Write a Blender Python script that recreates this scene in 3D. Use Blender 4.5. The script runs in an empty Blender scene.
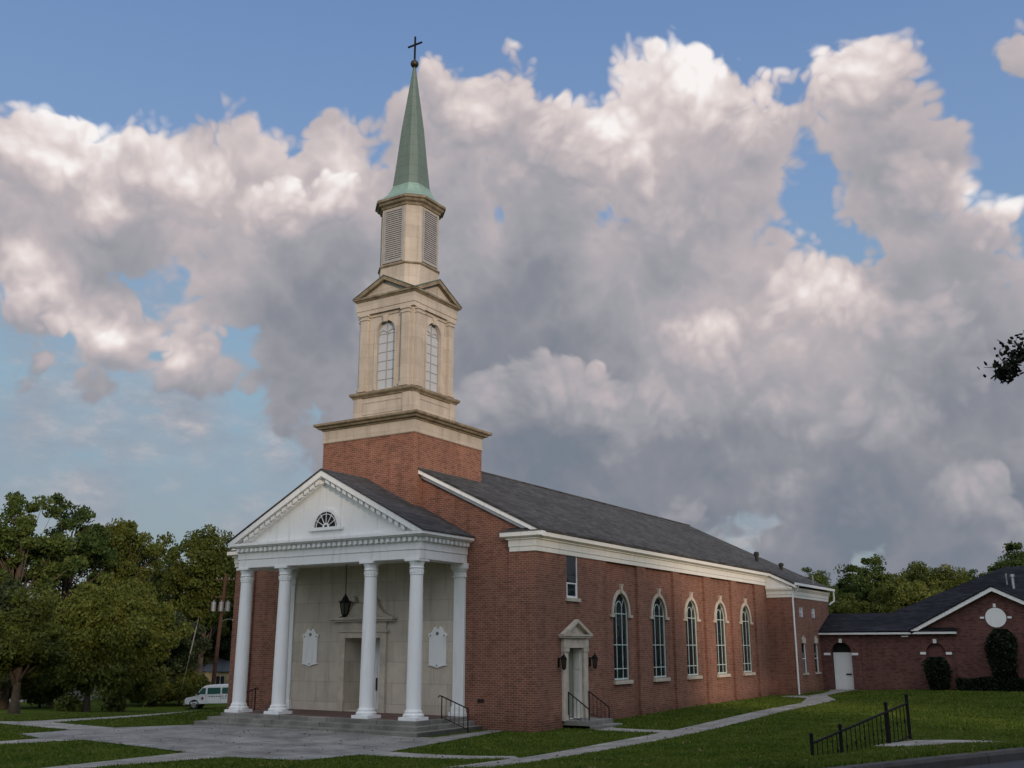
import bpy, bmesh, math, random
import numpy as np
from mathutils import Vector, Matrix
from mathutils.geometry import tessellate_polygon

sc = bpy.context.scene
COL = sc.collection
R = math.radians

# ------------------------------------------------------------------ camera
cam_d = bpy.data.cameras.new("camera")
cam = bpy.data.objects.new("camera", cam_d)
COL.objects.link(cam)
cam.location = (19.448, -32.811, 3.0)
cam.rotation_euler = (R(90 + 14.67), 0, R(32.06))
cam_d.sensor_width = 36.0
cam_d.lens = 1003.66 * 36.0 / 1024.0
cam_d.clip_start = 0.1
cam_d.clip_end = 3000
sc.camera = cam

# ------------------------------------------------------------------ view
sc.view_settings.view_transform = 'Standard'
sc.view_settings.look = 'None'
sc.view_settings.gamma = 1.0
sc.view_settings.exposure = 0.0

# ------------------------------------------------------------------ sun
SUN_DIR = Vector((0.78, -0.60, 0.165)).normalized()      # towards the sun
sun_d = bpy.data.lights.new("sun", 'SUN')
sun_d.energy = 2.3
sun_d.angle = R(2.5)
sun_d.color = (1.0, 0.77, 0.58)
sun = bpy.data.objects.new("sun", sun_d)
COL.objects.link(sun)
sun.rotation_euler = SUN_DIR.to_track_quat('Z', 'Y').to_euler()
sun.location = (60, -40, 40)

# ------------------------------------------------------------------ world: Nishita sky with cumulus, all in directions
world = bpy.data.worlds.new("World")
sc.world = world
world.use_nodes = True
wt = world.node_tree
wt.nodes.clear()


class NG:
    """small helper to write node maths"""
    def __init__(s, tree): s.t = tree
    def n(s, typ, **kw):
        nd = s.t.nodes.new(typ)
        for k, v in kw.items(): setattr(nd, k, v)
        return nd
    def l(s, a, b): s.t.links.new(a, b)
    def put(s, sock, v):
        if isinstance(v, bpy.types.NodeSocket): s.l(v, sock)
        else: sock.default_value = v
    def m(s, op, a, b=0.0, c=0.0, clamp=False):
        nd = s.n('ShaderNodeMath', operation=op, use_clamp=clamp)
        s.put(nd.inputs[0], a); s.put(nd.inputs[1], b); s.put(nd.inputs[2], c)
        return nd.outputs[0]
    def v(s, op, a, b=(0, 0, 0)):
        nd = s.n('ShaderNodeVectorMath', operation=op)
        s.put(nd.inputs[0], a); s.put(nd.inputs[1], b)
        return nd.outputs['Value'] if op in ('DOT_PRODUCT', 'DISTANCE', 'LENGTH') else nd.outputs[0]
    def scale(s, a, f):
        nd = s.n('ShaderNodeVectorMath', operation='SCALE')
        s.put(nd.inputs[0], a); s.put(nd.inputs['Scale'], f)
        return nd.outputs[0]
    def noise(s, vec, scale, detail=4, rough=0.55, color=False):
        nd = s.n('ShaderNodeTexNoise')
        s.put(nd.inputs['Vector'], vec); nd.inputs['Scale'].default_value = scale
        nd.inputs['Detail'].default_value = detail; nd.inputs['Roughness'].default_value = rough
        return nd.outputs['Color'] if color else nd.outputs['Fac']
    def ramp(s, f, stops, interp='LINEAR'):
        nd = s.n('ShaderNodeValToRGB'); cr = nd.color_ramp; cr.interpolation = interp
        while len(cr.elements) > 1: cr.elements.remove(cr.elements[-1])
        for i, (p, c) in enumerate(stops):
            e = cr.elements[0] if i == 0 else cr.elements.new(p)
            e.position = p; e.color = (*c, 1) if len(c) == 3 else c
        s.put(nd.inputs[0], f)
        return nd.outputs[0]
    def mix(s, f, a, b, mode='MIX'):
        nd = s.n('ShaderNodeMix', data_type='RGBA', blend_type=mode)
        s.put(nd.inputs[0], f); s.put(nd.inputs[6], a); s.put(nd.inputs[7], b)
        return nd.outputs[2]
    def smooth(s, x, a, b, lo=0.0, hi=1.0):
        nd = s.n('ShaderNodeMapRange', interpolation_type='SMOOTHSTEP')
        s.put(nd.inputs[0], x); nd.inputs[1].default_value = a; nd.inputs[2].default_value = b
        nd.inputs[3].default_value = lo; nd.inputs[4].default_value = hi
        return nd.outputs[0]


def rgba(c): return (c[0], c[1], c[2], 1.0)


CLOUDS = [(-0.7957, 0.4778, 0.3723, 0.0838), (-0.7377, 0.5475, 0.395, 0.0759), (-0.6765, 0.6116, 0.4102, 0.0943),
 (-0.6221, 0.6705, 0.4043, 0.0918), (-0.6753, 0.5814, 0.4538, 0.0366), (-0.6098, 0.646, 0.4592, 0.0472),
 (-0.5347, 0.7216, 0.4398, 0.0829), (-0.4531, 0.7749, 0.4407, 0.0874), (-0.3508, 0.8097, 0.4704, 0.0802),
 (-0.2772, 0.8505, 0.447, 0.074), (-0.4596, 0.8235, 0.3327, 0.1281), (-0.3454, 0.8793, 0.328, 0.1245),
 (-0.5807, 0.7554, 0.3036, 0.1091), (-0.3019, 0.8171, 0.4911, 0.0508), (-0.3487, 0.7856, 0.5112, 0.0372),
 (-0.6468, 0.6972, 0.3093, 0.1076), (-0.554, 0.8059, 0.2085, 0.1186), (-0.1609, 0.8601, 0.4841, 0.0536),
 (-0.1412, 0.9004, 0.4116, 0.0651), (-0.1211, 0.9356, 0.3316, 0.0731), (-0.2057, 0.9456, 0.252, 0.0988),
 (-0.1055, 0.9646, 0.2417, 0.0926), (-0.3566, 0.9155, 0.186, 0.1139), (-0.2188, 0.964, 0.1512, 0.0977),
 (-0.4822, 0.8595, 0.1696, 0.1076), (-0.0945, 0.9851, 0.1435, 0.0901), (-0.0623, 0.9275, 0.3686, 0.0265),
 (-0.0367, 0.8736, 0.4852, 0.0286), (-0.8128, 0.4984, 0.3016, 0.0432), (-0.7789, 0.5591, 0.284, 0.0561),
 (-0.7394, 0.6214, 0.2593, 0.0449), (-0.4244, 0.87, 0.251, 0.0587), (-0.1549, 0.9707, 0.1837, 0.0579), (-0.2698, 0.9597, 0.0791, 0.062),
 (-0.2858, 0.9254, 0.249, 0.1028), (-0.2814, 0.9493, 0.1402, 0.0463), (-0.641, 0.7419, 0.1967, 0.0685),
 (-0.2293, 0.9166, 0.3274, 0.0369), (-0.692, 0.6318, 0.3493, 0.0665), (-0.7844, 0.5131, 0.3486, 0.0528),
 (-0.1595, 0.9843, 0.0759, 0.0759), (-0.4192, 0.9042, 0.0817, 0.076), (-0.1478, 0.8787, 0.4539, 0.0600), (-0.5150, 0.7770, 0.3620, 0.08)]

# thin high veil
VEIL = [(-0.8227, 0.5259, 0.216, 0.094, 0.8), (-0.7645, 0.6136, 0.1976, 0.1011, 0.9), (-0.6988, 0.6924, 0.1797, 0.0767, 0.7), (-0.8099, 0.5652, 0.1566, 0.0783, 0.7), (-0.7347, 0.6675, 0.1213, 0.0558, 0.6), (-0.8435, 0.522, 0.1263, 0.0575, 0.4), (-0.3136, 0.9462, 0.08, 0.1078, 0.8), (-0.7576, 0.5725, 0.3134, 0.072, 0.4)]
# nearer heaps whose bright tops stand against the bank behind
HEAPS = [(-0.3433, 0.8947, 0.2857, 0.0627),
 (-0.2679, 0.9128, 0.3083, 0.0516),
 (-0.2097, 0.9355, 0.2845, 0.0681),
 (-0.1445, 0.9549, 0.2595, 0.0611),
 (-0.2953, 0.9235, 0.2449, 0.0707),
 (-0.1936, 0.9574, 0.2142, 0.0714),
 (-0.3858, 0.8908, 0.24, 0.0536),
 (-0.826, 0.4809, 0.2941, 0.0383),
 (-0.8047, 0.5196, 0.2872, 0.0368),
 (-0.7812, 0.5625, 0.2707, 0.0433),
 (-0.7521, 0.6092, 0.2514, 0.0389),
 (-0.8222, 0.5113, 0.2501, 0.0346),
 (-0.7803, 0.4725, 0.4098, 0.0556),
 (-0.7387, 0.5229, 0.4252, 0.0442),
 (-0.7057, 0.5697, 0.4212, 0.0549),
 (-0.6138, 0.6672, 0.422, 0.0431),
 (-0.6535, 0.642, 0.4009, 0.0523),
 (-0.7615, 0.5238, 0.3817, 0.0488),
 (-0.491, 0.717, 0.4948, 0.0552),
 (-0.3115, 0.8154, 0.488, 0.0668),
 (-0.3787, 0.801, 0.4638, 0.0571),
 (-0.2711, 0.8483, 0.4548, 0.0461),
 (-0.4296, 0.7736, 0.4658, 0.048),
 (-0.3561, 0.8395, 0.4105, 0.0671),
 (-0.472, 0.7684, 0.4322, 0.0535),
 (-0.2905, 0.9469, 0.1377, 0.0372),
 (-0.2133, 0.9692, 0.1233, 0.0446),
 (-0.1328, 0.9828, 0.1282, 0.0509),
 (-0.3716, 0.9197, 0.1269, 0.0344),
 (-0.0671, 0.9291, 0.3637, 0.03),
 (-0.156, 0.8592, 0.4872, 0.0534),
 (-0.1397, 0.8968, 0.4197, 0.0477),
 (-0.5529, 0.8041, 0.2182, 0.0596),
 (-0.4745, 0.8476, 0.2375, 0.0595),
 (-0.4298, 0.887, 0.1688, 0.0585),
 (-0.5963, 0.7434, 0.303, 0.0593)]

TONES = [(-0.764, 0.5397, 0.3535, 0.066, -0.28), (-0.819, 0.4816, 0.3119, 0.0367, 0.3), (-0.7917, 0.5354, 0.2942, 0.0386, 0.3), (-0.7547, 0.5977, 0.2706, 0.0407, 0.25), (-0.7968, 0.5724, 0.1938, 0.0525, 0.12), (-0.5105, 0.7927, 0.333, 0.0793, -0.08),
 (-0.773, 0.4762, 0.4192, 0.1069, 0.25),
 (-0.7052, 0.576, 0.4134, 0.116, 0.25),
 (-0.6138, 0.6592, 0.4344, 0.0602, 0.35),
 (-0.3104, 0.8134, 0.4919, 0.1242, 0.3),
 (-0.4251, 0.7659, 0.4823, 0.1202, 0.15),
 (-0.1609, 0.8488, 0.5037, 0.0703, 0.22),
 (-0.0694, 0.9248, 0.3741, 0.0371, 0.4),
 (-0.2364, 0.9297, 0.2824, 0.1193, 0.24),
 (-0.3557, 0.8969, 0.2626, 0.1091, 0.15),
 (-0.2987, 0.9435, 0.1437, 0.0482, 0.34),
 (-0.7805, 0.5614, 0.2752, 0.1032, 0.3),
 (-0.8137, 0.4871, 0.3173, 0.052, 0.25),
 (-0.7253, 0.6776, 0.1218, 0.0244, 0.4),
 (-0.1466, 0.9721, 0.1831, 0.0519, 0.1),
 (-0.6414, 0.6893, 0.3369, 0.1126, -0.16),
 (-0.5003, 0.8139, 0.2954, 0.1143, -0.14),
 (-0.4792, 0.8549, 0.1987, 0.1237, -0.16),
 (-0.3597, 0.9197, 0.1573, 0.0889, -0.12),
 (-0.1501, 0.964, 0.2195, 0.0776, -0.1),
 (-0.2248, 0.9696, 0.0962, 0.1067, -0.14),
 (-0.8031, 0.5681, 0.1796, 0.0829, -0.25),
 (-0.1526, 0.9161, 0.3709, 0.0787, -0.08)]


def cloud_group(blobs, rest, seed):
    g = bpy.data.node_groups.new("cumulus_field", 'ShaderNodeTree')
    g.interface.new_socket("Vector", in_out='INPUT', socket_type='NodeSocketVector')
    g.interface.new_socket("Field", in_out='OUTPUT', socket_type='NodeSocketFloat')
    G = NG(g)
    gi = G.n('NodeGroupInput'); go = G.n('NodeGroupOutput')
    V = G.v('ADD', gi.outputs[0], (0, 0, 0))
    VN = G.v('ADD', gi.outputs[0], (seed, seed * 0.7, 0))      # the noise of each layer is its own
    wn = G.noise(VN, 6.0, 2, 0.5, color=True)
    W = G.v('ADD', V, G.scale(G.v('SUBTRACT', wn, (0.5, 0.5, 0.5)), 0.055))
    f = None
    WN = G.v('ADD', W, (seed, seed * 0.7, 0))
    for (x, y, z, r) in blobs:
        d = G.v('DISTANCE', W, (x, y, z))
        pk = float(np.interp(r, (0.03, 0.05, 0.075), (0.55, 0.95, 1.34))); rr = r * float(np.interp(r, (0.03, 0.07), (1.5, 0.8)))      # small clouds stay ragged
        q = G.m('MULTIPLY_ADD', d, -1.0 / rr, pk)
        f = q if f is None else G.m('SMOOTH_MAX', f, q, 0.28)
    # the rest of the sky, away from the clouds listed above: broken cover
    if rest:
        g2 = G.m('MULTIPLY_ADD', G.noise(V, 2.2, 3, 0.5), 4.0, -1.35)
        away = G.smooth(G.v('DOT_PRODUCT', V, (-0.464, 0.741, 0.484)), 0.62, 0.80, 0.0, -4.0)
        f = G.m('MAXIMUM', f, G.m('ADD', g2, away))
    f = G.m('MINIMUM', f, 0.75)
    # billows: rounded lumps with creases between them, three sizes
    puff = None
    for sc_, amp in ((7.5, 0.85), (17.0, 0.62), (37.0, 0.38), (80.0, 0.20)):
        k = G.m('MULTIPLY', G.m('ABSOLUTE', G.m('MULTIPLY_ADD', G.noise(WN, sc_, 0, 0.5), 2.0, -1.0)), amp)
        puff = k if puff is None else G.m('ADD', puff, k)
    puff = G.m('ADD', puff, -0.52)
    fb = G.m('MULTIPLY_ADD', G.noise(WN, 30.0, 3, 0.55), 0.36, -0.18)
    G.put(go.inputs[0], G.m('ADD', G.m('ADD', f, puff), fb))
    return g


def build_world():
    W = NG(wt)
    out = W.n('ShaderNodeOutputWorld'); bg = W.n('ShaderNodeBackground')
    bg.inputs['Strength'].default_value = 0.10
    tc = W.n('ShaderNodeTexCoord')
    D = W.v('NORMALIZE', tc.outputs['Generated'])
    sky = W.n('ShaderNodeTexSky', sky_type='NISHITA')
    sky.sun_disc = False
    sky.sun_elevation = math.asin(SUN_DIR.z)
    sky.sun_rotation = math.atan2(SUN_DIR.x, SUN_DIR.y)
    sky.air_density = 1.0; sky.dust_density = 1.5; sky.ozone_density = 1.5
    def layer(grp):
        def field(v):
            nd = W.n('ShaderNodeGroup'); nd.node_tree = grp
            W.put(nd.inputs[0], v); return nd.outputs[0]
        return field
    sep = W.n('ShaderNodeSeparateXYZ'); W.l(D, sep.inputs[0])
    z = sep.outputs['Z']
    tw = W.v('ADD', D, W.scale(W.v('SUBTRACT', W.noise(D, 9.0, 4, 0.55, color=True), (0.5, 0.5, 0.5)), 0.16))
    tone = None
    for (x_, y_, z_, r_, a_) in TONES:
        q = W.smooth(W.v('DISTANCE', tw, (x_, y_, z_)), 0.0, r_ * 1.25, a_, 0.0)
        tone = q if tone is None else W.m('ADD', tone, q)
    tone = W.m('MULTIPLY', tone, 0.95)
    high = W.smooth(z, 0.08, 0.45, -0.20, 0.14)
    big = W.m('MULTIPLY_ADD', W.noise(D, 8.0, 4, 0.5), 0.4, -0.2)
    base = W.m('ADD', W.m('ADD', tone, high), big)
    CRAMP = [(0.0, (1.8, 2.1, 2.6)), (0.22, (2.5, 2.6, 3.0)), (0.45, (3.55, 3.5, 3.85)),
             (0.68, (5.2, 4.6, 4.75)), (0.85, (7.4, 6.5, 6.35)), (1.0, (9.4, 9.0, 8.9))]
    # the bank
    fb_ = layer(cloud_group(CLOUDS, True, 0.0))
    T = fb_(D); TL = fb_(W.v('ADD', D, (0.006, -0.003, 0.022)))
    alpha = W.smooth(T, 0.0, 0.26)
    lit = W.m('ADD', W.m('MULTIPLY', W.m('SUBTRACT', T, TL), 0.27), W.smooth(T, 0.0, 1.0, 0.46, 0.31))
    lit = W.m('ADD', lit, base, clamp=True)
    ccol = W.ramp(lit, CRAMP)
    # the heaps in front: crisp bright tops, bases melting into the bank
    ff_ = layer(cloud_group(HEAPS, False, 3.7))
    H = ff_(D); H1 = ff_(W.v('ADD', D, (0.004, -0.002, 0.014))); H2 = ff_(W.v('ADD', D, (0.012, -0.006, 0.050)))
    dh = W.m('SUBTRACT', H, H2)
    alpha2 = W.m('MULTIPLY', W.smooth(H, 0.0, 0.24), W.smooth(dh, -0.55, 0.35))
    lit2 = W.m('ADD', W.m('MULTIPLY', W.m('SUBTRACT', H, H1), 0.24), W.m('MULTIPLY', dh, 0.22))
    lit2 = W.m('ADD', W.m('ADD', lit2, 0.36), W.m('MULTIPLY', base, 0.8), clamp=True)
    ccol2 = W.ramp(lit2, CRAMP)
    # clear sky: Nishita, with the low evening haze lifted
    blue = W.ramp(z, [(0.0, (2.7, 3.1, 3.7)), (0.12, (2.7, 3.4, 4.2)), (0.24, (2.9, 4.3, 5.5)), (0.42, (2.3, 3.7, 6.3)), (0.62, (1.6, 2.8, 5.6)), (1.0, (0.9, 1.7, 4.0))])
    clear = W.mix(0.75, sky.outputs[0], blue)
    veil = None
    for (x_, y_, z_, r_, a_) in VEIL:
        q = W.smooth(W.v('DISTANCE', tw, (x_, y_, z_)), 0.0, r_, a_, 0.0)
        veil = q if veil is None else W.m('MAXIMUM', veil, q)
    vm = W.n('ShaderNodeMapping'); vm.inputs['Scale'].default_value = (1.0, 1.0, 2.2); W.l(D, vm.inputs['Vector'])
    vn = W.noise(vm.outputs[0], 13.0, 6, 0.6)
    va = W.m('MULTIPLY', veil, W.smooth(vn, 0.30, 0.52), clamp=True)
    vcol = W.ramp(W.noise(vm.outputs[0], 21.0, 5, 0.6), [(0.35, (2.9, 3.2, 3.9)), (0.52, (3.6, 3.7, 4.2)), (0.66, (5.2, 4.7, 4.8))])
    colr = W.mix(va, clear, vcol)
    colr = W.mix(alpha, colr, ccol)
    colr = W.mix(alpha2, colr, ccol2)
    # the western half of the sky, behind the camera, is the bright one
    west = W.smooth(W.v('DOT_PRODUCT', D, Vector((0.62, -0.66, 0.42)).normalized()), -0.15, 0.95, 1.0, 3.0)
    warm = W.smooth(W.v('DOT_PRODUCT', D, Vector((0.62, -0.66, 0.42)).normalized()), -0.15, 0.8, 0.0, 1.0)
    colr = W.mix(1.0, colr, W.mix(warm, (1, 1, 1, 1), (0.93, 1.0, 1.0, 1)), 'MULTIPLY')
    colv = W.scale(colr, west)
    W.l(colv, bg.inputs['Color']); W.l(bg.outputs[0], out.inputs['Surface'])


build_world()

# ------------------------------------------------------------------ mesh helpers


def tag(o, label=None, cat=None, group=None, kind=None):
    if label: o['label'] = label
    if cat: o['category'] = cat
    if group: o['group'] = group
    if kind: o['kind'] = kind
    return o


def empty(name, loc=(0, 0, 0), label=None, cat=None, group=None, rz=0.0):
    o = bpy.data.objects.new(name, None); COL.objects.link(o)
    o.location = loc; o.rotation_euler = (0, 0, rz); o.empty_display_size = 0.3
    return tag(o, label, cat, group)


class MB:
    """collects faces, then links them as one mesh object"""
    def __init__(s): s.v = []; s.f = []
    def add(s, vs, fs):
        k = len(s.v); s.v += [tuple(p) for p in vs]; s.f += [tuple(i + k for i in f) for f in fs]
        return s
    def hexa(s, p):   # 4 bottom (ccw from above) + 4 top
        return s.add(p, [(3, 2, 1, 0), (4, 5, 6, 7), (0, 1, 5, 4), (1, 2, 6, 5), (2, 3, 7, 6), (3, 0, 4, 7)])
    def box(s, x0, x1, y0, y1, z0, z1):
        return s.hexa([(x0, y0, z0), (x1, y0, z0), (x1, y1, z0), (x0, y1, z0), (x0, y0, z1), (x1, y0, z1), (x1, y1, z1), (x0, y1, z1)])
    def fbox(s, fr, u0, u1, v0, v1, w0, w1):
        return s.hexa([fr(u0, v0, w1), fr(u1, v0, w1), fr(u1, v0, w0), fr(u0, v0, w0), fr(u0, v1, w1), fr(u1, v1, w1), fr(u1, v1, w0), fr(u0, v1, w0)])
    def fprism(s, fr, poly, w0, w1):
        n = len(poly); a = sum(poly[i][0] * poly[(i + 1) % n][1] - poly[(i + 1) % n][0] * poly[i][1] for i in range(n))
        if a < 0: poly = poly[::-1]
        P = [fr(u, v, w1) for u, v in poly] + [fr(u, v, w0) for u, v in poly]
        tri = tessellate_polygon([[Vector((u, v, 0)) for u, v in poly]])
        fs = []
        for t in tri:
            (ax, ay), (bx, by), (cx, cy) = [poly[i] for i in t]
            if (bx - ax) * (cy - ay) - (by - ay) * (cx - ax) < 0: t = (t[0], t[2], t[1])
            fs.append(tuple(t)); fs.append(tuple(i + n for i in (t[0], t[2], t[1])))
        for i in range(n):
            j = (i + 1) % n; fs.append((i, i + n, j + n, j))
        return s.add(P, fs)
    def fflat(s, fr, poly, w=0.0):
        n = len(poly)
        tri = tessellate_polygon([[Vector((u, v, 0)) for u, v in poly]])
        fs = []
        for t in tri:
            (ax, ay), (bx, by), (cx, cy) = [poly[i] for i in t]
            if (bx - ax) * (cy - ay) - (by - ay) * (cx - ax) < 0: t = (t[0], t[2], t[1])
            fs.append(tuple(t))
        return s.add([fr(u, v, w) for u, v in poly], fs)
    def quad(s, *p): return s.add(p, [tuple(range(len(p)))])
    def sweep(s, prof, path, closed=False):
        """prof: (out, z) closed loop; path: (x, y), outward is the right of travel"""
        n = len(path); ms = []
        for i in range(n):
            ns = []
            for a, b in ((i - 1, i), (i, i + 1)):
                if not closed and (a < 0 or b >= n): continue
                p, q = path[a % n], path[b % n]
                d = Vector((q[0] - p[0], q[1] - p[1])).normalized(); ns.append(Vector((d.y, -d.x)))
            m = ns[0] if len(ns) == 1 else (ns[0] + ns[1]) / (1 + ns[0].dot(ns[1]))
            ms.append(m)
        k = len(prof); vs = []
        for (x, y), m in zip(path, ms):
            vs += [(x + m.x * o, y + m.y * o, z) for o, z in prof]
        fs = []
        for i in range(n if closed else n - 1):
            j = (i + 1) % n
            for a in range(k):
                b = (a + 1) % k
                fs.append((i * k + a, j * k + a, j * k + b, i * k + b))
        if not closed:
            fs.append(tuple(range(k))); fs.append(tuple((n - 1) * k + a for a in range(k))[::-1])
        return s.add(vs, fs)
    def lathe(s, prof, c=(0, 0, 0), n=24, cap=True):
        """prof: (r, z) from bottom to top"""
        vs = []; fs = []
        for r, z in prof:
            vs += [(c[0] + r * math.cos(2 * math.pi * i / n), c[1] + r * math.sin(2 * math.pi * i / n), c[2] + z) for i in range(n)]
        for j in range(len(prof) - 1):
            for i in range(n):
                k = (i + 1) % n
                fs.append((j * n + i, j * n + k, (j + 1) * n + k, (j + 1) * n + i))
        if cap:
            fs.append(tuple(range(n))[::-1]); fs.append(tuple((len(prof) - 1) * n + i for i in range(n)))
        return s.add(vs, fs)
    def tube(s, pts, rads, n=8):
        pts = [Vector(p) for p in pts]
        if not isinstance(rads, (list, tuple)): rads = [rads] * len(pts)
        vs = []; fs = []; ref = None
        for i, p in enumerate(pts):
            d = (pts[min(i + 1, len(pts) - 1)] - pts[max(i - 1, 0)]).normalized()
            if ref is None: ref = Vector((1, 0, 0)) if abs(d.x) < 0.9 else Vector((0, 1, 0))
            a = (ref - d * ref.dot(d)).normalized(); b = d.cross(a); ref = a
            for k in range(n):
                t = 2 * math.pi * k / n
                vs.append(p + (a * math.cos(t) + b * math.sin(t)) * rads[i])
        for i in range(len(pts) - 1):
            for k in range(n):
                l = (k + 1) % n
                fs.append((i * n + k, i * n + l, (i + 1) * n + l, (i + 1) * n + k))
        fs.append(tuple(range(n))[::-1]); fs.append(tuple((len(pts) - 1) * n + k for k in range(n)))
        return s.add(vs, fs)
    def mesh(s, name, m, smooth=False):
        me = bpy.data.meshes.new(name)
        me.from_pydata([tuple(p) for p in s.v], [], s.f)
        if isinstance(m, (list, tuple)):
            for q in m: me.materials.append(q)
        elif m: me.materials.append(m)
        if smooth:
            for p in me.polygons: p.use_smooth = True
        me.update()
        return me
    def build(s, name, m, parent=None, smooth=False, bevel=0.0, world=True):
        me = s.mesh(name, m, smooth)
        o = bpy.data.objects.new(name, me); COL.objects.link(o)
        if parent:
            o.parent = parent
            if world:       # the mesh is in world coordinates: undo the parent's own place
                p = Vector((0, 0, 0)); q = parent
                while q: p += q.location; q = q.parent
                o.location = -p
        if bevel:
            b = o.modifiers.new("edge", 'BEVEL'); b.width = bevel; b.segments = 2; b.limit_method = 'ANGLE'; b.angle_limit = R(40)
        return o


def split_build(mb, name, m, parent, world=True, **kw):
    """every loose piece of a mesh builder becomes a part of its own"""
    up = list(range(len(mb.v)))
    def find(i):
        while up[i] != i: up[i] = up[up[i]]; i = up[i]
        return i
    for f in mb.f:
        r = find(f[0])
        for i in f[1:]: up[find(i)] = r
    groups = {}
    for f in mb.f: groups.setdefault(find(f[0]), []).append(f)
    out = []
    for fs in groups.values():
        idx = sorted({i for f in fs for i in f}); mp = {i: k for k, i in enumerate(idx)}
        q = MB(); q.v = [mb.v[i] for i in idx]; q.f = [tuple(mp[i] for i in f) for f in fs]
        out.append(q.build(name, m, parent, world=world, **kw))
    return out


def frame_front(y0): return lambda u, v, w: (u, y0 - w, v)         # faces -Y
def frame_side(x0): return lambda u, v, w: (x0 + w, u, v)          # faces +X
def frame_rot(cx, cy, k):                                          # faces of a square tower, k quarter turns
    c, s_ = [(1, 0), (0, 1), (-1, 0), (0, -1)][k]
    return lambda u, v, w: (cx + u * c + w * s_, cy + u * s_ - w * c, v)


def arch_pts(cu, hw, zs, rise, n=14):
    return [(cu + hw * math.cos(math.pi * i / n), zs + rise * math.sin(math.pi * i / n)) for i in range(n + 1)]   # right to left


def arch_panel(mb, fr, u0, u1, v0, v1, cu, hw, zb, zs, rise, depth, w=0.0):
    """wall panel u0..u1 x v0..v1 with an arched opening and its reveal"""
    a = arch_pts(cu, hw, zs, rise)
    mb.quad(fr(u0, v0, w), fr(cu - hw, v0, w), fr(cu - hw, v1, w), fr(u0, v1, w))
    mb.quad(fr(cu + hw, v0, w), fr(u1, v0, w), fr(u1, v1, w), fr(cu + hw, v1, w))
    if zb > v0 + 1e-4: mb.quad(fr(cu - hw, v0, w), fr(cu + hw, v0, w), fr(cu + hw, zb, w), fr(cu - hw, zb, w))
    for (p, q) in zip(a[:-1], a[1:]):
        mb.quad(fr(q[0], q[1], w), fr(p[0], p[1], w), fr(p[0], v1, w), fr(q[0], v1, w))
    loop = [(cu + hw, zb)] + a + [(cu - hw, zb)]
    for i in range(len(loop)):
        p, q = loop[i], loop[(i + 1) % len(loop)]
        mb.quad(fr(p[0], p[1], w), fr(q[0], q[1], w), fr(q[0], q[1], w - depth), fr(p[0], p[1], w - depth))


def rect_panel(mb, fr, u0, u1, v0, v1, a0, a1, b0, b1, depth, w=0.0):
    for (p0, p1, q0, q1) in ((u0, a0, v0, v1), (a1, u1, v0, v1), (a0, a1, v0, b0), (a0, a1, b1, v1)):
        if p1 - p0 > 1e-4 and q1 - q0 > 1e-4: mb.quad(fr(p0, q0, w), fr(p1, q0, w), fr(p1, q1, w), fr(p0, q1, w))
    L = [(a0, b0), (a1, b0), (a1, b1), (a0, b1)]
    for i in range(4):
        p, q = L[i], L[(i + 1) % 4]
        mb.quad(fr(p[0], p[1], w), fr(p[0], p[1], w - depth), fr(q[0], q[1], w - depth), fr(q[0], q[1], w))


def band(mb, fr, inner, outer, w0, w1):
    """strip between two equal-length polylines, given thickness"""
    for i in range(len(inner) - 1):
        a, b, c, d = inner[i], inner[i + 1], outer[i + 1], outer[i]
        mb.fprism(fr, [a, d, c, b], w0, w1)


# ------------------------------------------------------------------ materials
def mat(name):
    m = bpy.data.materials.new(name); m.use_nodes = True
    t = m.node_tree; b = t.nodes['Principled BSDF']
    return m, NG(t), b


def pos(G): return G.n('ShaderNodeNewGeometry').outputs['Position']


def plain(name, col, rough=0.6, var=0.12, scale=3.0, metallic=0.0, spec=0.3, bump=0.0, bscale=40.0):
    m, G, b = mat(name)
    P = pos(G)
    n = G.noise(P, scale, 5, 0.6)
    lo = tuple(c * (1 - var) for c in col); hi = tuple(min(1, c * (1 + var)) for c in col)
    G.l(G.ramp(n, [(0.25, lo), (0.75, hi)]), b.inputs['Base Color'])
    b.inputs['Roughness'].default_value = rough; b.inputs['Metallic'].default_value = metallic
    b.inputs['Specular IOR Level'].default_value = spec
    if bump:
        bn = G.n('ShaderNodeBump'); bn.inputs['Strength'].default_value = bump; bn.inputs['Distance'].default_value = 0.02
        G.l(G.noise(P, bscale, 4, 0.6), bn.inputs['Height']); G.l(bn.outputs[0], b.inputs['Normal'])
    return m


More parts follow.
